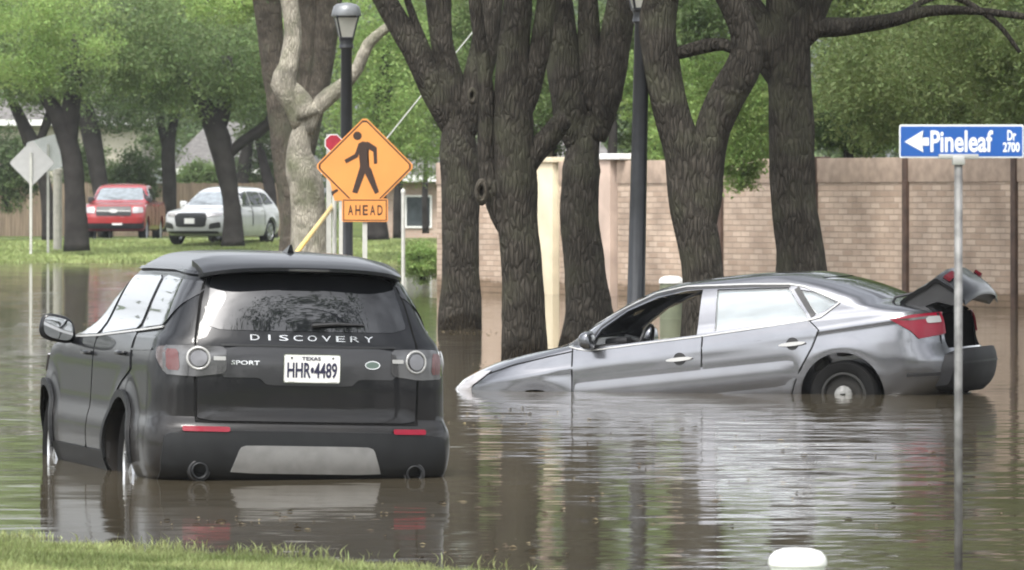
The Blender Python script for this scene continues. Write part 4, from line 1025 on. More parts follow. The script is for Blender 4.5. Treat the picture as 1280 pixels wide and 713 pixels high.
SD = Shell([
 (.16, -2.1, 2.1, .74, .5, 2.6, .6, 2.4),
 (.24, -2.33, 2.33, .82, .55, 2.6, .8, 2.4),
 (.36, -2.42, 2.42, .86, .60, 2.8, .9, 2.4),
 (.52, -2.45, 2.47, .885, .60, 2.8, .95, 2.4),
 (.60, -2.43, 2.48, .888, .60, 2.8, .95, 2.4),
 (.72, -2.40, 2.465, .885, .60, 2.8, .95, 2.4),
 (.79, -2.40, 2.41, .878, .60, 2.8, .95, 2.4),
 (.86, -2.40, 2.26, .868, .60, 2.8, .90, 2.4),
 (.93, -2.39, 2.02, .855, .60, 2.8, .85, 2.5),
 (.98, -2.36, 1.70, .842, .60, 2.8, .8, 2.6),
 (1.02, -2.28, 1.36, .822, .60, 2.8, .65, 2.6),
 (1.06, -2.10, 1.24, .80, .50, 2.6, .6, 2.6),
 (1.10, -1.94, 1.17, .785, .45, 2.5, .6, 2.6),
 (1.20, -1.76, 1.00, .745, .45, 2.5, .6, 2.6),
 (1.32, -1.50, .76, .685, .45, 2.5, .6, 2.6),
 (1.40, -1.27, .54, .625, .45, 2.5, .55, 2.6),
 (1.44, -1.12, .40, .58, .45, 2.5, .5, 2.5),
 (1.47, -.88, .22, .48, .4, 2.4, .4, 2.4),
 (1.488, -.55, .0, .28, .22, 2.2, .22, 2.2),
 (1.492, -.42, -.12, .15, .12, 2, .12, 2)], ramp_flare([SRA, SFA], .39, .014))
def sflare(y, z):
    v = 0
    for a in (SRA, SFA): v += .014*math.exp(-((math.hypot(y-a[0], z-a[1])-.43)/.07)**2)
    zc = .845+(-y)*.042                                            # shoulder crease rising to the tail
    v += .012*math.exp(-((z-zc)/.03)**2)*(1 if z > zc else math.exp(-((z-zc)/.05)**2))
    v -= .012*math.exp(-((z-.55)/.10)**2)*(1 if -1 < y < 1.1 else 0.3)
    return v
SD.flare = sflare
MWD = pose(R_(72), R_(-6.3), 0, (-.80, -1.35, .32), (1050, 492), 54.0)
sed = thing('silver_sedan', 'gunmetal sedan nosed down in the water with its boot lid open', 'car', mw=MWD)
def SL(*pts): return [unproj(MWD, SD, px, py, 'L') for px, py in pts]
W_f = SL((735, 436), (752, 412), (785, 389), (822, 373), (858, 364), (879, 362), (871, 419))
W_tri = SL((713, 431), (731, 418), (727, 432))
W_r = SL((893, 414), (897, 362), (950, 360), (986, 360), (1010, 397))
W_q = SL((1021, 394), (1000, 362), (1020, 365), (1047, 378))
inner = Shell([(r[0], max(r[1]+.10, -1.72), min(r[2]-.09, 1.22), r[3]-.055, r[4], r[5], r[6], r[7]) for r in SD.L.tolist()], None)
ci = []
rows = [(.40, )]+[]
Li = []
for z in (.42, .60, .80, .93, 1.0, 1.06, 1.12, 1.2, 1.32, 1.39, 1.425, 1.445):
    p = [float(v) for v in SD.par(z)]
    Li.append((z, max(p[0]+.10, -.95 if z < .9 else -1.72), min(p[1]-.10, 1.12), p[2]-.06, min(p[3], .45), 2.6, min(p[5], .5), 2.6))
V, Fc = Shell(Li).mesh(.08, 10, 16); cab = cutter(V, Fc)
cuts = [cyl_cut(a[0], a[1]-(.03 if a[0] > 0 else 0), .385 if a[0] < 0 else .365, s*.5, s*1.3) for a in (SRA, SFA) for s in (-1, 1)]
cuts += [prism_cut(w, 'X', -1.3, 1.3) for w in (W_f, W_r, W_q)]
cuts += [cab]
cuts += [prism_cut([(-.60, 1.09), (.60, 1.09), (.52, 1.385), (-.52, 1.385)], 'Y', .25, 1.6)]
cuts += [prism_cut([(-.58, 1.13), (.58, 1.13), (.50, 1.38), (-.50, 1.38)], 'Y', -2.1, -1.0)]
cuts += [box_cut(-.60, .60, -2.8, -1.93, .625, 1.4), box_cut(-.66, .66, -2.30, -1.80, .45, .96)]
make_body('body', SD, M_gray, cuts, sed, M_trimi, step=.03)
bm = bmesh.new(); bx(bm, (0, -2.05, .47), (1.25, .5, .02)); bx(bm, (0, -1.82, .7), (1.25, .02, .5)); bx(bm, (.64, -2.05, .70), (.02, .5, .5)); bx(bm, (-.64, -2.05, .70), (.02, .5, .5)); mkbm('boot_lining', bm, M_dark, sed)
for sf, s in (('L', -1), ('R', 1)):
    door = patch('front_door', SL((717, 437), (733, 441), (877, 423), (876, 455), (877, 505), (717, 505)) , sf, SD, .001, .006, M_gray, sed)
    rdoor = patch('rear_door', SL((879, 423), (1009, 401), (1022, 413), (1013, 436), (995, 470), (985, 505), (880, 505), (878, 455)), sf, SD, .001, .006, M_gray, sed)
    strip('door_gap', SL((716, 436), (715.5, 505)), .012, sf, SD, .0005, .004, M_seam, sed)
    strip('door_gap', SL((878, 421), (877, 455), (878.5, 505)), .012, sf, SD, .0005, .004, M_seam, sed)
    strip('door_gap', SL((1010, 399), (1023.5, 413), (1014.5, 436), (996.5, 470), (988, 500)), .010, sf, SD, .0005, .004, M_seam, sed)
    strip('window_trim', SL((712, 433), (735, 439), (800, 430), (872, 421), (940, 411), (1011, 400), (1026, 396), (1050, 378)), .011, sf, SD, .003, .008, M_silver, sed)
    strip('window_trim', SL((712, 431), (731, 415), (760, 397), (786, 383), (822, 366), (858, 358), (880, 357), (940, 355), (987, 355), (1006, 358), (1050, 377)), .012, sf, SD, .002, .006, M_silver, sed)
    strip('window_seal', SL((735, 429), (752, 408), (785, 385.5), (822, 369), (858, 361), (878, 359.5), (940, 357.5), (988, 358)), .018, sf, SD, .001, .004, M_black, sed)
    strip('window_seal', SL((1017, 395), (996, 360)), .05, sf, SD, .001, .005, M_black, sed)
    patch('window_pillar', W_tri, sf, SD, .001, .006, M_black, sed)
    patch('window', W_r, sf, SD, -.012, .004, M_glass, rdoor)
    patch('quarter_window', W_q, sf, SD, -.012, .004, M_glass, sed)
    strip('bonnet_gap', SL((606, 469), (640, 457), (685, 446), (722, 438)), .010, sf, SD, .0005, .003, M_seam, sed)
    # handles in their dark cups
    for (ax, ay), par in (((850, 452), door), ((991, 433), rdoor)):
        c = SL((ax, ay))[0]
        hh = patch('door_handle', [(c[0]+.125*math.cos(t), c[1]+.02+.018*math.sin(t)) for t in np.linspace(0, 2*math.pi, 17)[:-1]], sf, SD, .014, .022, M_silver, par, step=.05)
        patch('handle_cup', [(c[0]+.06*math.cos(t), c[1]+.022+.058*math.sin(t)) for t in np.linspace(0, 2*math.pi, 17)[:-1]], sf, SD, .006, .003, M_black, par, step=.05)
    # mirror
    root = SD.pt(sf, .98, .985, .0)
    bm = bmesh.new(); vs = bmesh.ops.create_uvsphere(bm, u_segments=20, v_segments=14, radius=1)['verts']
    for v in vs:
        x_, y_, z_ = v.co; x_ = math.copysign(abs(x_)**.7, x_); z_ = math.copysign(abs(z_)**.75, z_)
        if y_ < 0: y_ *= .35
        v.co = (s*1.0+x_*.12, .88+y_*.10, 1.035+z_*.085)
    mi = mkbm('wing_mirror', bm, M_gray, sed, smooth=True)
    V, Fc = tube([root, (s*.90, .93, .985), (s*.95, .91, 1.0)], [.03, .025, .03], 8); mk('mirror_arm', V, Fc, M_black, mi, smooth=True)
    mkbm('mirror_glass', prism([(s*.985+.09*math.cos(t), 1.035+.055*math.sin(t)) for t in np.linspace(0, 2*math.pi, 21)[:-1]], .004, lambda a, b, d: (a, .866-d, b)), MATS['mirror_glass'], mi)
    for a in (SRA, SFA): wheel(sed, (s*.745, a[0], a[1]), .315, .21, s, M_tyre, pm('dull_rim', (.03, .03, .029), .7, .1, spec=.2), pm('wheel_dish', (.03, .029, .027), .8, spec=.15), 0)
    # tail lamp
    q = SL((1113, 402), (1150, 396), (1183, 400), (1187, 422), (1146, 426), (1136, 413))
    q = [(max(a, -2.30), b) for a, b in q]
    tl = patch('tail_lamp', [(-1.90, .935), (-2.10, .955), (-2.31, .955), (-2.32, .75), (-2.14, .735), (-2.08, .81)], sf, SD, .004, .014, M_lampr, sed, step=.03)
    patch('tail_lamp', [(s*.60, .76), (s*.785, .75), (s*.785, .955), (s*.60, .95)] , 'B', SD, .004, .014, M_lampr, tl, step=.03)
    patch('reversing_lens', rrect(*sorted((s*.64, s*.76)), .865, .925, .012), 'B', SD, .02, .006, M_ring, tl, step=.03)
    patch('clear_strip', [(-1.96, .925), (-2.28, .93), (-2.28, .905), (-2.08, .905)], sf, SD, .016, .005, M_lampa, tl, step=.03)
    hl = patch('headlight', [(2.40, .70), (2.28, .66), (2.02, .80), (1.93, .86), (2.05, .865), (2.30, .80)], sf, SD, .003, .01, M_lampc, sed, step=.03)
    patch('headlight_glass', chaikin([(s*.40, .62), (s*.72, .66), (s*.74, .80), (s*.42, .74)], 1, .1), 'F', SD, .003, .01, M_lampc, hl, step=.03)
    strip('fog_slot', [(-2.0, .42), (-2.28, .40)], .03, sf, SD, .001, .004, M_black, sed)
# hub covers with a dark square boss
for o in [o for o in sed.children if o.name.startswith('wheel') and o.type == 'MESH']: pass
for s in (-1, 1):
    for a in (SRA, SFA):
        V, Fc = lathe([(.088, s*.085), (.083, s*.100), (.04, s*.112), (.01, s*.112)], 14, 'X', (s*.745, a[0], a[1])); h = mk('hub_cover', V, Fc, pm('hub_silver', (.22, .22, .21), .4, .4, var=.3, scale=20), sed, angle=30)
        bm = bmesh.new(); bx(bm, (s*(.745+.12), a[0], a[1]), (.012, .05, .03), .003); mkbm('hub_boss', bm, M_dark, h)
patch('windshield', [(-.60, 1.09), (.60, 1.09), (.52, 1.385), (-.52, 1.385)], 'F', SD, -.012, .004, M_glass, sed)
patch('rear_window', [(-.58, 1.13), (.58, 1.13), (.50, 1.38), (-.50, 1.38)], 'B', SD, -.010, .004, M_tint, sed)
patch('grille', rrect(-.35, .35, .52, .72, .05), 'F', SD, .003, .01, M_black, sed)
bpp = patch('rear_bumper', chaikin([(-.70, .22), (.70, .22), (.72, .46), (.66, .61), (-.66, .61), (-.72, .46)], 2, .2), 'B', SD, .003, .11, pm('dark_bumper', (.012, .012, .013), .6, var=.2, spec=.25), sed)
strip('bumper_groove', [(-.66, .48), (.66, .48)], .02, 'B', SD, .113, .006, M_bump, bpp)
# boot lid, hinged open
al = R_(43); hy, hz = -1.93, 1.11
prof = [(-1.93, 1.108), (-2.05, 1.085), (-2.18, 1.055), (-2.30, 1.022), (-2.385, 1.005), (-2.41, .985), (-2.42, .92), (-2.435, .84), (-2.44, .75), (-2.425, .66)]
V, Fc = [], []; nx = 16; pr = prof+[(y+.03, z-.03) for y, z in reversed(prof)]
def swing(x, y, z):
    dy, dz = y-hy, z-hz; return (x, hy+dy*math.cos(al)+dz*math.sin(al), hz-dy*math.sin(al)+dz*math.cos(al))
m = len(pr)
for i in range(nx+1):
    u = -1+2*i/nx
    for k, (y, z) in enumerate(pr):
        bow = .10*abs(u)**3*min(1, max(0, (-y-2.0)/.3)); V.append(swing(.64*u*(1-.02*(k > 6)), y+bow, z-.03*u*u))
for i in range(nx):
    for k in range(m): Fc.append((i*m+k, i*m+(k+1) % m, (i+1)*m+(k+1) % m, (i+1)*m+k))
Fc += [tuple(range(m-1, -1, -1)), tuple(nx*m+k for k in range(m))]
lid = mk('boot_lid', V, Fc, M_bk, sed, angle=40)  # black paint stands in for dark reflections on the gunmetal lid
for s in (-1, 1):
    V = [swing(s*x, y, z) for x, y, z in ((.46, -2.425, .93), (.57, -2.37, .93), (.57, -2.385, .86), (.46, -2.435, .86), (.46, -2.40, .93), (.57, -2.34, .93), (.57, -2.35, .86), (.46, -2.40, .86))]
    mk('lid_lamp', V, [(0, 1, 2, 3), (4, 7, 6, 5), (0, 4, 5, 1), (1, 5, 6, 2), (2, 6, 7, 3), (3, 7, 4, 0)], pm('dark_red_lens', (.10, .004, .01), .3, spec=.2), lid)
    V, Fc = tube([(s*.57, -1.80, 1.00), (s*.57, -1.90, 1.13), swing(s*.57, -2.1, 1.01), swing(s*.57, -2.25, .98)], [.014]*4, 8); mk('hinge_arm', V, Fc, M_black, lid)
# black inner frame of the lid, a deep pressed tray under the skin
V, Fc = [], []; pr = [(-1.98, 1.07), (-2.18, 1.025), (-2.34, .985), (-2.395, .93), (-2.405, .84), (-2.395, .67), (-2.30, .67), (-2.25, .76), (-2.21, .84), (-2.14, .88), (-2.00, .95)]; m = len(pr)
for i in range(9):
    u = -1+i/4
    for k, (y, z) in enumerate(pr): V.append(swing(.61*u, y+.06*abs(u)**3, z-.02*u*u+(.025*math.sin(i*2.4) if k > 6 else 0)))
for i in range(8):
    for k in range(m): Fc.append((i*m+k, i*m+(k+1) % m, (i+1)*m+(k+1) % m, (i+1)*m+k))
Fc += [tuple(range(m-1, -1, -1)), tuple(8*m+k for k in range(m))]
mk('lid_lining', V, Fc, M_black, lid, angle=30)
# cabin
bm = bmesh.new(); bx(bm, (0, .92, .82), (1.42, .42, .34), .06); bx(bm, (0, .55, .62), (.28, .8, .3), .04); da = mkbm('dashboard', bm, M_black, sed, angle=40)
bm = bmesh.new(); bx(bm, (-.36, .78, 1.0), (.34, .22, .08), .03); mkbm('instrument_hood', bm, M_black, da, angle=40)
V, Fc = [], []
cst = Vector((-.36, .56, .95)); ux = Vector((1, 0, 0)); uy = Vector((0, -.42, .91)); un = ux.cross(uy)
for i in range(32):
    for j in range(8):
        a, b = 2*math.pi*i/32, 2*math.pi*j/8; p = cst+(ux*math.cos(a)+uy*math.sin(a))*(.185+.016*math.cos(b))+un*.016*math.sin(b); V.append(tuple(p))
        Fc.append((i*8+j, i*8+(j+1) % 8, ((i+1) % 32)*8+(j+1) % 8, ((i+1) % 32)*8+j))
sw = mk('steering_wheel', V, Fc, M_black, sed, smooth=True)
parts = [tube([cst+un*-.01, cst+ux*.17*c_+uy*.17*s_], [.03, .014], 6) for c_, s_ in ((1, 0), (-1, 0), (0, -1))]+[tube([cst+un*.04, cst-un*.2], [.06, .03], 12)]
V, Fc = merge(*parts); mk('wheel_spokes', V, Fc, M_black, sw, smooth=True)
for x in (-.37, .37):
    bm = bmesh.new(); bx(bm, (x, .05, .62), (.48, .50, .16), .05); st = mkbm('front_seat', bm, M_seat, sed, angle=40)
    bm = bmesh.new(); bx(bm, (x, -.08, .93), (.46, .13, .58), .06, Matrix.Rotation(0, 3, 'X')); 
    for v in bm.verts: v.co.y -= (v.co.z-.65)*.22
    mkbm('backrest', bm, M_seat, st, angle=40)
    bm = bmesh.new(); bx(bm, (x, -.17, 1.29), (.26, .12, .18), .045); mkbm('headrest', bm, M_seat, st, angle=40)
bm = bmesh.new(); bx(bm, (0, -.95, .62), (1.3, .5, .16), .05); rs = mkbm('rear_seat', bm, M_seat, sed, angle=40)
bm = bmesh.new(); bx(bm, (0, -1.38, .90), (1.3, .16, .5), .05); mkbm('backrest', bm, M_seat, rs, angle=40)
for s in (-1, 1):
    sf = 'L' if s < 0 else 'R'
    if s < 0:
        patch('window_panel', [(a*.985-.01, b) for a, b in W_r], sf, SD, -.05, .006, pm('pale_panel', (.62, .66, .71), .5, var=.22, scale=1.5, stretch=(1, 1, 4)), sed)  # added pale panel just inside the glass to whiten the window
        patch('window_panel', [(a, b) for a, b in W_q], sf, SD, -.045, .006, MATS['pale_panel'], sed)

# ================================================================ red pickup
M_red = car_paint('red_paint', (.33, .018, .022), .1, .3)
M_wht = car_paint('white_paint_car', (.55, .56, .57), .0, .3)
M_ws = pm('windshield_glass', (.20, .23, .25), .06, var=.2, coat=1.)
def simple_vehicle(name, label, sh, MW, paint, axles, Rw, track, wins, ws, hl, grille, bumper, plate, lampz):
    t = thing(name, label, 'pickup truck' if 'pickup' in name else 'car', mw=MW)
    make_body('body', sh, paint, [cyl_cut(a[0], a[1], Rw*1.16, s*(track-.3), s*1.5) for a in axles for s in (-1, 1)], t, step=.07)
    w_ = patch('windshield', chaikin(ws, 1, .06), 'F', sh, .004, .008, M_ws, t, step=.1)
    for s in (-1, 1):
        V, Fc = tube([sh.pt('F', s*.1, ws[0][1]+.02, .02), sh.pt('F', s*.1+.45, ws[0][1]+.10, .02)], [.012, .008], 6); mk('wiper', V, Fc, M_black, w_)
    for sf, s in (('L', -1), ('R', 1)):
        for w in wins: patch('window', chaikin(w, 1, .06), sf, sh, .004, .008, M_tint, t, step=.1)
        patch('headlight', chaikin([(s*a, b) for a, b in hl], 1, .1), 'F', sh, .004, .02, M_lampc, t, step=.08)
        c = sh.pt(sf, wins[0][0][0]-.05, wins[0][0][1]+.03, .12)
        bm = bmesh.new(); bx(bm, c, (.20, .12, .19), .04); mi = mkbm('wing_mirror', bm, paint if 'white' in name else M_black, t, angle=40)
        V, Fc = tube([sh.pt(sf, wins[0][0][0], wins[0][0][1]-.03, 0), c], [.03, .03], 8); mk('mirror_arm', V, Fc, M_black, mi)
        for a in axles: wheel(t, (s*track, a[0], a[1]), Rw, .25, s, M_tyre, M_alloy, M_dark, 6)
        for y0, y1 in sh.doors:
            strip('door_gap', [(y0, .55), (y0, wins[0][0][1]-.03), (y1, wins[0][0][1]-.03), (y1, .55)], .02, sf, sh, .001, .005, M_seam, t)
            c = [sh.pt(sf, y1+d, wins[0][0][1]-.16, o) for d, o in ((.08, 0), (.11, .04), (.25, .04), (.28, 0))]
            V, Fc = tube(c, [.018]*4, 8); mk('door_handle', V, Fc, paint, t)
    for kind, poly, mm, th in grille: patch(kind, poly, 'F', sh, .004, th, mm, t, step=.08)
    y = sh.front_y(0, plate[1])+.06; bm = bmesh.new(); bx(bm, (plate[0], y, plate[1]), (.32, .02, .16), .005); mkbm('number_plate', bm, M_plate, t)
    return t
PK = Shell([
 (.40, -2.8, 2.7, .90, .3, 4, .3, 3), (.52, -2.9, 2.9, .98, .3, 4, .45, 3), (.80, -2.9, 2.93, 1.0, .3, 4, .5, 3.2), (1.05, -2.9, 2.90, 1.0, .3, 4, .5, 3.2),
 (1.20, -2.9, 2.80, .99, .3, 4, .55, 3.2), (1.28, -2.9, 2.4, .97, .3, 4, .5, 3.2), (1.32, -2.88, 1.75, .95, .3, 4, .5, 3.2), (1.36, -.95, 1.52, .94, .3, 4, .5, 3.2),
 (1.55, -.9, 1.2, .88, .3, 4, .45, 3.2), (1.78, -.85, .85, .80, .3, 4, .4, 3.2), (1.86, -.8, .65, .74, .3, 3.5, .4, 3), (1.91, -.6, .4, .6, .4, 3, .4, 3), (1.93, -.3, .1, .3, .2, 2.4, .2, 2.4)])
PK.doors = [(1.1, .1), (.05, -.85)]
MP = pose(R_(180-3.5), 0, 0, (0, 2.9, 0), (142, 305), 192)
simple_vehicle('red_pickup', 'red pickup truck facing the camera on the distant street', PK, MP, M_red, [(-1.75, .42), (1.95, .42)], .42, .84,
    [[(1.30, 1.38), (.85, 1.74), (.15, 1.78), (.10, 1.40)], [(.02, 1.40), (.06, 1.78), (-.68, 1.76), (-.78, 1.40)]],
    [(-.78, 1.40), (.78, 1.40), (.66, 1.80), (-.66, 1.80)], [(.60, .98), (.93, 1.0), (.93, 1.18), (.62, 1.19)],
    [('grille', rrect(-.57, .57, .90, 1.20, .05), M_black, .02), ('grille_bar', rrect(-.55, .55, 1.03, 1.07, .01), M_silver, .04), ('oval_emblem', [(.15*math.cos(t), 1.05+.06*math.sin(t)) for t in np.linspace(0, 6.283, 17)[:-1]], M_silver, .06),
     ('bumper', chaikin([(-.95, .48), (.95, .48), (.95, .74), (-.95, .74)], 1, .1), M_black, .05), ('bumper_cover', rrect(-.92, .92, .66, .84, .03), M_red, .07)], None, (-.12, .68), 1.0)
QS = Shell([
 (.25, -2.3, 2.2, .88, .5, 3, .5, 2.8), (.40, -2.5, 2.46, .95, .5, 3, .6, 2.8), (.65, -2.53, 2.52, .985, .5, 3, .7, 2.8), (.85, -2.5, 2.50, .985, .5, 3, .7, 2.8),
 (.96, -2.48, 2.35, .975, .5, 3, .7, 2.8), (1.04, -2.46, 1.9, .955, .5, 3, .7, 2.8), (1.10, -2.43, 1.35, .93, .5, 3, .6, 2.8), (1.16, -2.40, 1.15, .90, .5, 3, .55, 2.8),
 (1.40, -2.15, .70, .80, .5, 3, .5, 2.8), (1.60, -1.90, .30, .71, .5, 3, .5, 2.8), (1.68, -1.7, .05, .62, .5, 2.8, .5, 2.6), (1.72, -1.3, -.2, .45, .4, 2.5, .4, 2.5), (1.74, -.9, -.5, .2, .18, 2.2, .18, 2.2)],
 ramp_flare([(-1.5, .37), (1.5, .37)], .44, .02))
QS.doors = [(.98, .0), (-.05, -1.0)]
MQ = pose(R_(180-19.5), 0, 0, (0, 2.5, 0), (238, 306), 178)
simple_vehicle('white_suv', 'white SUV parked at an angle behind a dark forked oak', QS, MQ, M_wht, [(-1.5, .37), (1.5, .37)], .38, .84,
    [[(.92, 1.17), (.45, 1.50), (.0, 1.58), (.0, 1.17)], [(-.08, 1.17), (-.08, 1.58), (-1.0, 1.56), (-1.05, 1.18)], [(-1.13, 1.18), (-1.08, 1.56), (-1.55, 1.50), (-1.9, 1.22)]],
    [(-.74, 1.17), (.74, 1.17), (.60, 1.58), (-.60, 1.58)], [(.50, .82), (.88, .86), (.92, .94), (.52, .93)],
    [('grille', chaikin([(-.46, .52), (.46, .52), (.52, .85), (.42, .94), (-.42, .94), (-.52, .85)], 1, .1), M_bump, .02), ('air_intake', chaikin([(.56, .46), (.88, .50), (.86, .68), (.60, .62)], 1, .1), M_black, .02),
     ('air_intake', chaikin([(-.56, .46), (-.88, .50), (-.86, .68), (-.60, .62)], 1, .1), M_black, .02), ('skirt', rrect(-.8, .8, .32, .40, .02), M_black, .02)], None, (0, .70), .9)
HAZE = .0002
# ================================================================ street furniture
def wbase(px, py, Z, z): b = P(px, py, Z); return (b.x, Z, z)
M_pole = pm('galvanised', (.15, .15, .148), .6, .3, var=.25, scale=14, col2=(.23, .23, .225))
M_polew = pm('pale_pole', (.50, .50, .46), .6, .1, var=.1)
M_lampost = pm('lamp_black', (.016, .018, .022), .4, var=.2, coat=.3)
M_lglass = pm('frosted_glass', (.70, .70, .64), .25, var=.05, trans=.5)
M_blue = pm('sign_blue', (.015, .09, .35), .35, var=.05, coat=.3)
M_swhite = pm('sign_white', (.78, .80, .82), .4, var=.03)
M_orange = pm('sign_orange', (.68, .275, .07), .45, var=.04, scale=3)
M_sblack = pm('sign_black', (.035, .018, .012), .5, var=.05)
# blue street sign
Z = 26.8; s = SC(Z); cx = P(1198, 0, Z).x
t = thing('street_sign', 'blue street name sign with white arrow on a thin grey pole at the right', 'street sign', (cx, Z, -.35))
def fr(off): return lambda a, b, d: (P(a, b, Z).x-cx, -off-d, P(a, b, Z).z+.35)
V, Fc = lathe([(.0185, -.1), (.0185, P(0, 199, Z).z+.35)], 20); mk('pole', V, Fc, M_pole, t, smooth=True)
bl = mkbm('sign_blade', prism(rrect(1124, 1279.5, 156, 197.5, 2.5), .004, fr(.0)), M_swhite, t)
mkbm('blue_face', prism(rrect(1125.6, 1278, 158.3, 195.8, 1.5), .0015, fr(.004)), M_blue, bl)
arrow = [(1130.5, 177.5), (1154, 163.2), (1152.5, 172.2), (1161, 172.2), (1161, 182.2), (1152.5, 182.2), (1154, 190.5)]
mkbm('arrow', prism(arrow, .0015, fr(.0055)), M_swhite, bl)
def tx(name, s_, x0, x1, y0, y1, bold, mat=M_swhite, par=None, f=None, dep=.0015): return text_on(name, s_, (x0, x1, y1, y0), f, dep, mat, par, bold)
tx('street_name', 'Pineleaf', 1163, 1241, 163, 190.5, .022, par=bl, f=fr(.0055))
tx('suffix', 'Dr', 1259, 1270, 163, 176, .03, par=bl, f=fr(.0055))
tx('block_number', '2700', 1253.5, 1274.5, 178, 190.5, .03, par=bl, f=fr(.0055))
bm = bmesh.new(); hw = 25/s
bx(bm, (0, -.004, P(0, 196, Z).z+.35), (2*hw, .03, .022), .004); bx(bm, (0, 0, P(0, 201, Z).z+.35), (.055, .055, .04), .006)
mkbm('bracket', bm, M_silver, t, angle=40)
# white domed post in the foreground
def dome_post(px, top, Z, wpx, zb, label, group=None, tm=None):
    s = SC(Z); r = wpx/2/s; b = P(px, 0, Z); zt = P(0, top, Z).z; h = zt-zb
    t = thing('marker_post', label, 'post', (b.x, Z, zb), group)
    V, Fc = lathe([(r*.96, 0), (r*.96, h-r*.62), (r, h-r*.60), (r, h-r*.46), (r*.95, h-r*.29), (r*.8, h-r*.135), (r*.5, h-r*.035), (.001, h)], 36)
    mk('cap', V[36*1:], [tuple(i-36 for i in f) for f in Fc if min(f) >= 36], M_white, t, angle=30)
    V, Fc = lathe([(r*.93, 0), (r*.93, h-r*.61)], 36); mk('tube', V, Fc, tm or M_white, t, angle=40)
dome_post(997, 685, 21.4, 73, .12, 'white domed marker post at the bottom edge of the view', 'white domed posts')
dome_post(839, 345, 88, 31, -.4, 'white domed post showing just above the silver sedan\'s roof', 'white domed posts', pm('pedestal_green', (.15, .17, .11), .6))
# lamp posts
def lamp(px_b, px_t, Z, top, glass0, glass1, wtop, wbot, pw, label):
    s = SC(Z); b = P(px_b, 0, Z); t = thing('street_lamp', label, 'street lamp', (b.x, Z, -.5), 'black lantern street lamps')
    tp = P(px_t, 0, Z).x-b.x; z = lambda y: P(0, y, Z).z+.5; zc = z(glass1)
    fl = []
    def pole_r(h): return pw/2/s*(1.25 if h < 1.2 else 1)
    hs = [0, .5, .55, 1.1, 1.15, zc-.15, zc-.12, zc-.05, zc]
    rs = [1.9, 1.8, 1.5, 1.35, 1.12, .92, 1.25, 1.1, 1.3]
    n = 24; V, Fc = [], []
    for h, r in zip(hs, rs):
        for k in range(n):
            a = 2*math.pi*k/n; rr = r*pw/2/s*(1-.06*(k % 2)); V.append((tp*h/zc+rr*math.cos(a), rr*math.sin(a), h))
    for j in range(len(hs)-1):
        for k in range(n): Fc.append((j*n+k, j*n+(k+1) % n, (j+1)*n+(k+1) % n, (j+1)*n+k))
    Fc.append(tuple((len(hs)-1)*n+k for k in range(n)))
    mk('pole', V, Fc, M_lampost, t, angle=50)
    a0, a1 = wbot/2/s, wtop/2/s; g0, g1 = z(glass1)+.01, z(glass0)
    def ring(r, h): return [(tp+r*math.cos(R_(45+90*k+8))*1.414, r*math.sin(R_(45+90*k+8))*1.414, h) for k in range(4)]
    V = ring(a0, g0)+ring(a1, g1); gl = mk('lantern_glass', V, [(3, 2, 1, 0), (4, 5, 6, 7)]+[(k, (k+1) % 4, 4+(k+1) % 4, 4+k) for k in range(4)], M_lglass, t)
    parts = [tube([V[k], V[4+k]], .014, 6) for k in range(4)]+[tube([V[k+4], V[4+(k+1) % 4]], .018, 6) for k in range(4)]+[tube([V[k], V[(k+1) % 4]], .016, 6) for k in range(4)]
    W, F2 = merge(*parts); fm = mk('lantern_frame', W, F2, M_lampost, t)
    hr = z(top)-g1
    prof = [(a1*1.36, 0), (a1*1.40, hr*.1), (a1*1.30, hr*.5), (a1*1.18, hr*.8), (a1*.9, hr*.98), (a1*.4, hr*1.06), (.004, hr*1.1)]
    W, F2 = lathe([(r, g1+h) for r, h in prof], 24, 'Z', (tp, 0, 0)); mk('lantern_roof', W, F2, pm('lamp_roof', (.20, .21, .22), .4, .3), t, smooth=True)
lamp(433, 433, 85, 5, 21, 49, 27, 15, 15, 'black street lamp with its whole lantern in view, beside the pale tree')
lamp(792, 803, 64, -38, -18, 13, 34, 22, 20, 'black street lamp with its lantern cut by the top edge, behind the silver sedan')
# pedestrian sign
Z = 78; s = SC(Z); c = P(456, 208, Z)
t = thing('pedestrian_sign', 'orange diamond pedestrian warning sign with AHEAD plate', 'road sign', (c.x, Z, -.5))
def fs(off): return lambda a, b, d: (P(a, b, Z).x-c.x, -off-d, P(a, b, Z).z+.5)
def diamond(r, k=2):
    q = [(456+r*math.sin(R_(a)), 208.3-r*math.cos(R_(a))) for a in (0, 90, 180, 270)]; return chaikin(q, 2, .045)
dp = mkbm('diamond_panel', prism(diamond(62.5), .006, fs(0)), M_orange, t)
o_, i_ = diamond(60.3), diamond(57.8)
bm = bmesh.new(); f = fs(.006); n = len(o_)
A = [bm.verts.new(f(*p, .0015)) for p in o_]; B = [bm.verts.new(f(*p, .0015)) for p in i_]; A2 = [bm.verts.new(f(*p, 0)) for p in o_]; B2 = [bm.verts.new(f(*p, 0)) for p in i_]
for k in range(n):
    j = (k+1) % n; bm.faces.new((A[k], A[j], B[j], B[k])); bm.faces.new((A[k], A2[k], A2[j], A[j])); bm.faces.new((B[k], B[j], B2[j], B2[k]))
mkbm('border', bm, M_sblack, dp)
bm = bmesh.new()
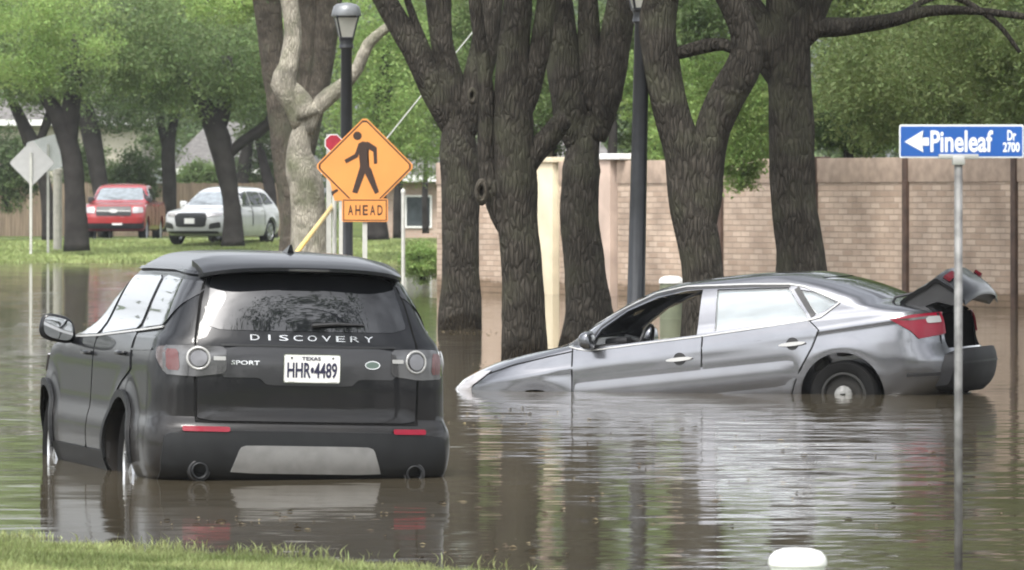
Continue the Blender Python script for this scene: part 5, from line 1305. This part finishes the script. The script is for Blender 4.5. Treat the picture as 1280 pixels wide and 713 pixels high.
for k, pc in enumerate([[(241, 178), (262, 167), (286, 172), (291, 202), (283, 250), (292, 285), (272, 300), (250, 285), (247, 232)], [(280, 168), (290, 171), (325, 194), (322, 212), (308, 214), (286, 200)], [(325, 194), (327, 266), (312, 268), (308, 205)],
     [(243, 178), (250, 205), (240, 238), (188, 266), (180, 250), (227, 223)], [(250, 278), (278, 296), (273, 308), (238, 400), (215, 394)], [(265, 296), (292, 280), (300, 290), (335, 393), (317, 402), (270, 306)]]):
    b2 = prism([(380+a/3.567, 130+b/3.567) for a, b in pc], .0015+.0004*k, fs(.006)); tm = bpy.data.meshes.new('t'); b2.to_mesh(tm); b2.free(); bm.from_mesh(tm); bpy.data.meshes.remove(tm)
mkbm('walking_symbol', bm, M_sblack, dp)
mkbm('symbol_head', prism([(446.8+5.4*math.cos(a), 170+5.4*math.sin(a)) for a in np.linspace(0, 6.283, 21)[:-1]], .0015, fs(.006)), M_sblack, dp)
ap = mkbm('ahead_plate', prism(rrect(427.5, 485, 248.5, 277.5, 2.5), .006, fs(.012)), M_orange, t)
for x0, x1, y0, y1 in ((429, 483.5, 249.8, 251), (429, 483.5, 275, 276.2), (429, 430.2, 251, 275), (482.3, 483.5, 251, 275)):
    mkbm('border', prism([(x0, y0), (x1, y0), (x1, y1), (x0, y1)], .0015, fs(.018)), M_sblack, ap)
for k, ch in enumerate('AHEAD'):
    x0 = 435+k*9.2; text_on('letter', ch, (x0, x0+6.6, 269.3, 256.5), fs(.018), .0015, M_sblack, ap, .02)
bm = bmesh.new(); bx(bm, (0, .03, (P(0, 150, Z).z+.5)/2), (.06, .05, P(0, 150, Z).z+.5)); mkbm('post', bm, M_polew, t)
# red sign behind
Z = 84; c = P(414, 180, Z)
t = thing('red_sign', 'red street sign with white edge mostly hidden behind the orange sign', 'road sign', (c.x, Z, -.5))
fz = lambda off: (lambda a, b, d: (P(a, b, Z).x-c.x, -off-d, P(a, b, Z).z+.5))
oc = [(417+12*math.cos(R_(22.5+45*k)), 179+12*math.sin(R_(22.5+45*k))) for k in range(8)]; oi = [(417+10.6*math.cos(R_(22.5+45*k)), 179+10.6*math.sin(R_(22.5+45*k))) for k in range(8)]
pn = mkbm('panel', prism(oc, .006, fz(0)), M_swhite, t); mkbm('red_face', prism(oi, .002, fz(.006)), pm('sign_red', (.40, .02, .045), .4), pn)
bm = bmesh.new(); h = P(0, 168, Z).z+.5; bx(bm, (P(411, 0, Z).x-c.x, .03, h/2), (.07, .05, h)); mkbm('post', bm, M_polew, t)
# thin marker poles
for px, top, Z_, w, lab in ((418, 214, 82, .032, 'thin pale pole left of the orange sign plate'), (504, 238, 100, .032, 'thin pale pole right of the orange sign plate')):
    b = P(px, 0, Z_); h = P(0, top, Z_).z+.5; V, Fc = lathe([(w, 0), (w, h-.05), (w*1.2, h-.05), (w*1.2, h), (w*.4, h+.03)], 14, 'Z', (0, 0, 0))
    o = mk('marker_pole', V, Fc, M_polew, None, angle=40); o.location = (b.x, Z_, -.5); tag(o, lab, 'pole')
# small orange sign behind lower left of diamond
Z = 80; c = P(421, 240, Z)
t = thing('small_orange_sign', 'small orange plate with a dark stroke behind the diamond sign\'s lower left edge', 'road sign', (c.x, Z, -.5))
fo = lambda off: (lambda a, b, d: (P(a, b, Z).x-c.x, -off-d, P(a, b, Z).z+.5))
pn = mkbm('panel', prism([(412, 226), (436, 226), (436, 251), (418, 251)], .005, fo(0)), M_orange, t)
mkbm('dark_stroke', prism([(413.5, 240), (422, 236), (423, 239), (417, 243), (416, 246)], .0015, fo(.005)), M_sblack, pn)
bm = bmesh.new(); h = P(0, 228, Z).z+.5; bx(bm, (P(426, 0, Z).x-c.x, .03, h/2), (.05, .05, h)); mkbm('post', bm, M_polew, t)
# utility pole with guy wire and yellow guard
Zp = 124; up = P(683, 300, Zp); V, Fc = lathe([(.17, 0), (.16, 3), (.13, 9.0), (.02, 9.05)], 16)
o = mk('utility_pole', V, Fc, pm('pole_wood', (.20, .15, .12), .9, var=.25, scale=3, stretch=(6, 6, .6)), None, smooth=True); o.location = (up.x, Zp, -.3); tag(o, 'brown wooden utility pole glimpsed behind the scarred oak', 'utility pole')
a = P(352, 341, 74); b = P(427, 243, 84); d = (b-a).normalized(); top = a+d*((o.location.z+8.2-a.z)/d.z)
gw = thing('guy_wire', 'guy wire with a yellow guard tube slanting up behind the orange sign', 'guy wire', a)
V, Fc = tube([a-d*.6, b], .032, 10); mk('guard_tube', V, Fc, pm('guard_yellow', (.75, .52, .16), .4, var=.05), gw, smooth=True, world=True)
far = P(545, 97, 96)
V, Fc = tube([b, far, far+(far-b)*1.5], .010, 6); mk('wire', V, Fc, M_polew, gw, world=True)
# two road signs seen from behind
for (cx_, cy_, Z, r, yaw, tilt, lab, mm) in ((40, 204, 172, 29, -8, 0, 'square silver sign back turned as a diamond, nearer of the two at far left', M_silver), (58, 193, 174, 30, 20, 28, 'tilted white sign back behind the silver diamond sign', M_swhite)):
    c = P(cx_, cy_, Z); s = SC(Z); rr = r/s
    t = thing('road_sign', lab, 'road sign', (c.x, Z, .2), 'road signs seen from behind')
    q = chaikin([(rr*math.sin(R_(a+tilt)), rr*math.cos(R_(a+tilt))) for a in (0, 90, 180, 270)], 2, .05)
    Rm = Matrix.Rotation(R_(yaw), 3, 'Z'); z0 = c.z-.2
    mkbm('panel', prism(q, .012, lambda a, b, d: tuple(Rm @ Vector((a, -d, 0))+Vector((0, 0, z0+b)))), mm, t)
    bm = bmesh.new(); bx(bm, (.05 if tilt else -.03, -.05, (z0+.3)/2), (.07, .05, z0+.3)); mkbm('post', bm, M_polew, t)
b = P(72, 0, 176); V, Fc = lathe([(.13, 0), (.13, 2.35), (.15, 2.36), (.15, 2.5), (.05, 2.55)], 16); o = mk('concrete_post', V, Fc, pm('pale_concrete', (.42, .40, .35), .85), None, angle=40); o.location = (b.x, 176, .15); tag(o, 'pale round concrete post beside the two sign backs', 'post')

hz = mk('haze', [(x, y, z) for x in (-500, 500) for y in (-60, 2600) for z in (-1.8, 40)], [(0, 1, 3, 2), (4, 6, 7, 5), (0, 4, 5, 1), (2, 3, 7, 6), (0, 2, 6, 4), (1, 5, 7, 3)], None)
hm = bpy.data.materials.new('haze_air'); hm.use_nodes = True; hn = hm.node_tree.nodes; hn.remove(hn['Principled BSDF'])
pv = hn.new('ShaderNodeVolumePrincipled'); pv.inputs['Color'].default_value = (.86, .90, .92, 1); pv.inputs['Density'].default_value = HAZE; pv.inputs['Anisotropy'].default_value = .2
hm.node_tree.links.new(pv.outputs[0], hn['Material Output'].inputs['Volume']); hz.data.materials.append(hm)
tag(hz, 'thin humid haze in the air that pales the distant trees', 'haze', kind='stuff')

# ================================================================ camera, sky, sun
cam = bpy.data.cameras.new('camera'); co = bpy.data.objects.new('camera', cam); C.objects.link(co); scene.camera = co
co.location = (0, 0, EYE); co.rotation_euler = (R_(90), 0, 0)
cam.sensor_width = 36; cam.lens = FOC/1280*36; cam.shift_y = -(356.5-HOR)/1280; cam.clip_start = .5; cam.clip_end = 4000
cam.dof.use_dof = True; cam.dof.focus_distance = 44; cam.dof.aperture_fstop = 11
w = bpy.data.worlds.new('World'); scene.world = w; w.use_nodes = True
N, L = w.node_tree.nodes, w.node_tree.links; bg = N['Background']
sky = N.new('ShaderNodeTexSky'); sky.sky_type = 'NISHITA'; sky.sun_disc = False
SE, SR = R_(58), R_(200)
sky.sun_elevation = SE; sky.sun_rotation = SR; sky.dust_density = 4; sky.air_density = 1.0; sky.ozone_density = 1
hs = N.new('ShaderNodeHueSaturation'); hs.inputs['Saturation'].default_value = .22
L.new(sky.outputs[0], hs.inputs['Color'])
# broken cloud veil
tc = N.new('ShaderNodeTexCoord'); nz = N.new('ShaderNodeTexNoise'); nz.inputs['Scale'].default_value = 2.2; nz.inputs['Detail'].default_value = 6
mp = N.new('ShaderNodeMapping'); mp.inputs['Scale'].default_value = (1, 1, 2.5); L.new(tc.outputs['Generated'], mp.inputs['Vector']); L.new(mp.outputs['Vector'], nz.inputs['Vector'])
mr = N.new('ShaderNodeMapRange'); mr.inputs['From Min'].default_value = .35; mr.inputs['From Max'].default_value = .65; mr.inputs['To Min'].default_value = .8; mr.inputs['To Max'].default_value = 2.6
L.new(nz.outputs['Fac'], mr.inputs['Value']); L.new(mr.outputs['Result'], hs.inputs['Value'])
L.new(hs.outputs['Color'], bg.inputs['Color']); bg.inputs['Strength'].default_value = .13
sun = bpy.data.lights.new('sun', 'SUN'); so = bpy.data.objects.new('sun', sun); C.objects.link(so)
sun.energy = 1.4; sun.angle = R_(14); sun.color = (1, .96, .9)
# the sky's sun_rotation turns clockwise from +Y: aim the lamp from the same direction
dv = Vector((math.sin(SR)*math.cos(SE), math.cos(SR)*math.cos(SE), math.sin(SE))); so.rotation_euler = dv.to_track_quat('Z', 'Y').to_euler(); so.location = (0, 20, 30)
vs_ = scene.view_settings; vs_.view_transform = 'Standard'; vs_.look = 'None'; vs_.exposure = 0.85; vs_.gamma = 1
scene.cycles.max_bounces = 7; scene.cycles.diffuse_bounces = 3; scene.cycles.glossy_bounces = 4; scene.cycles.transparent_max_bounces = 10; scene.cycles.transmission_bounces = 4
scene.cycles.use_denoising = True; scene.cycles.filter_width = 1.9
scene.cycles.caustics_reflective = False; scene.cycles.caustics_refractive = False
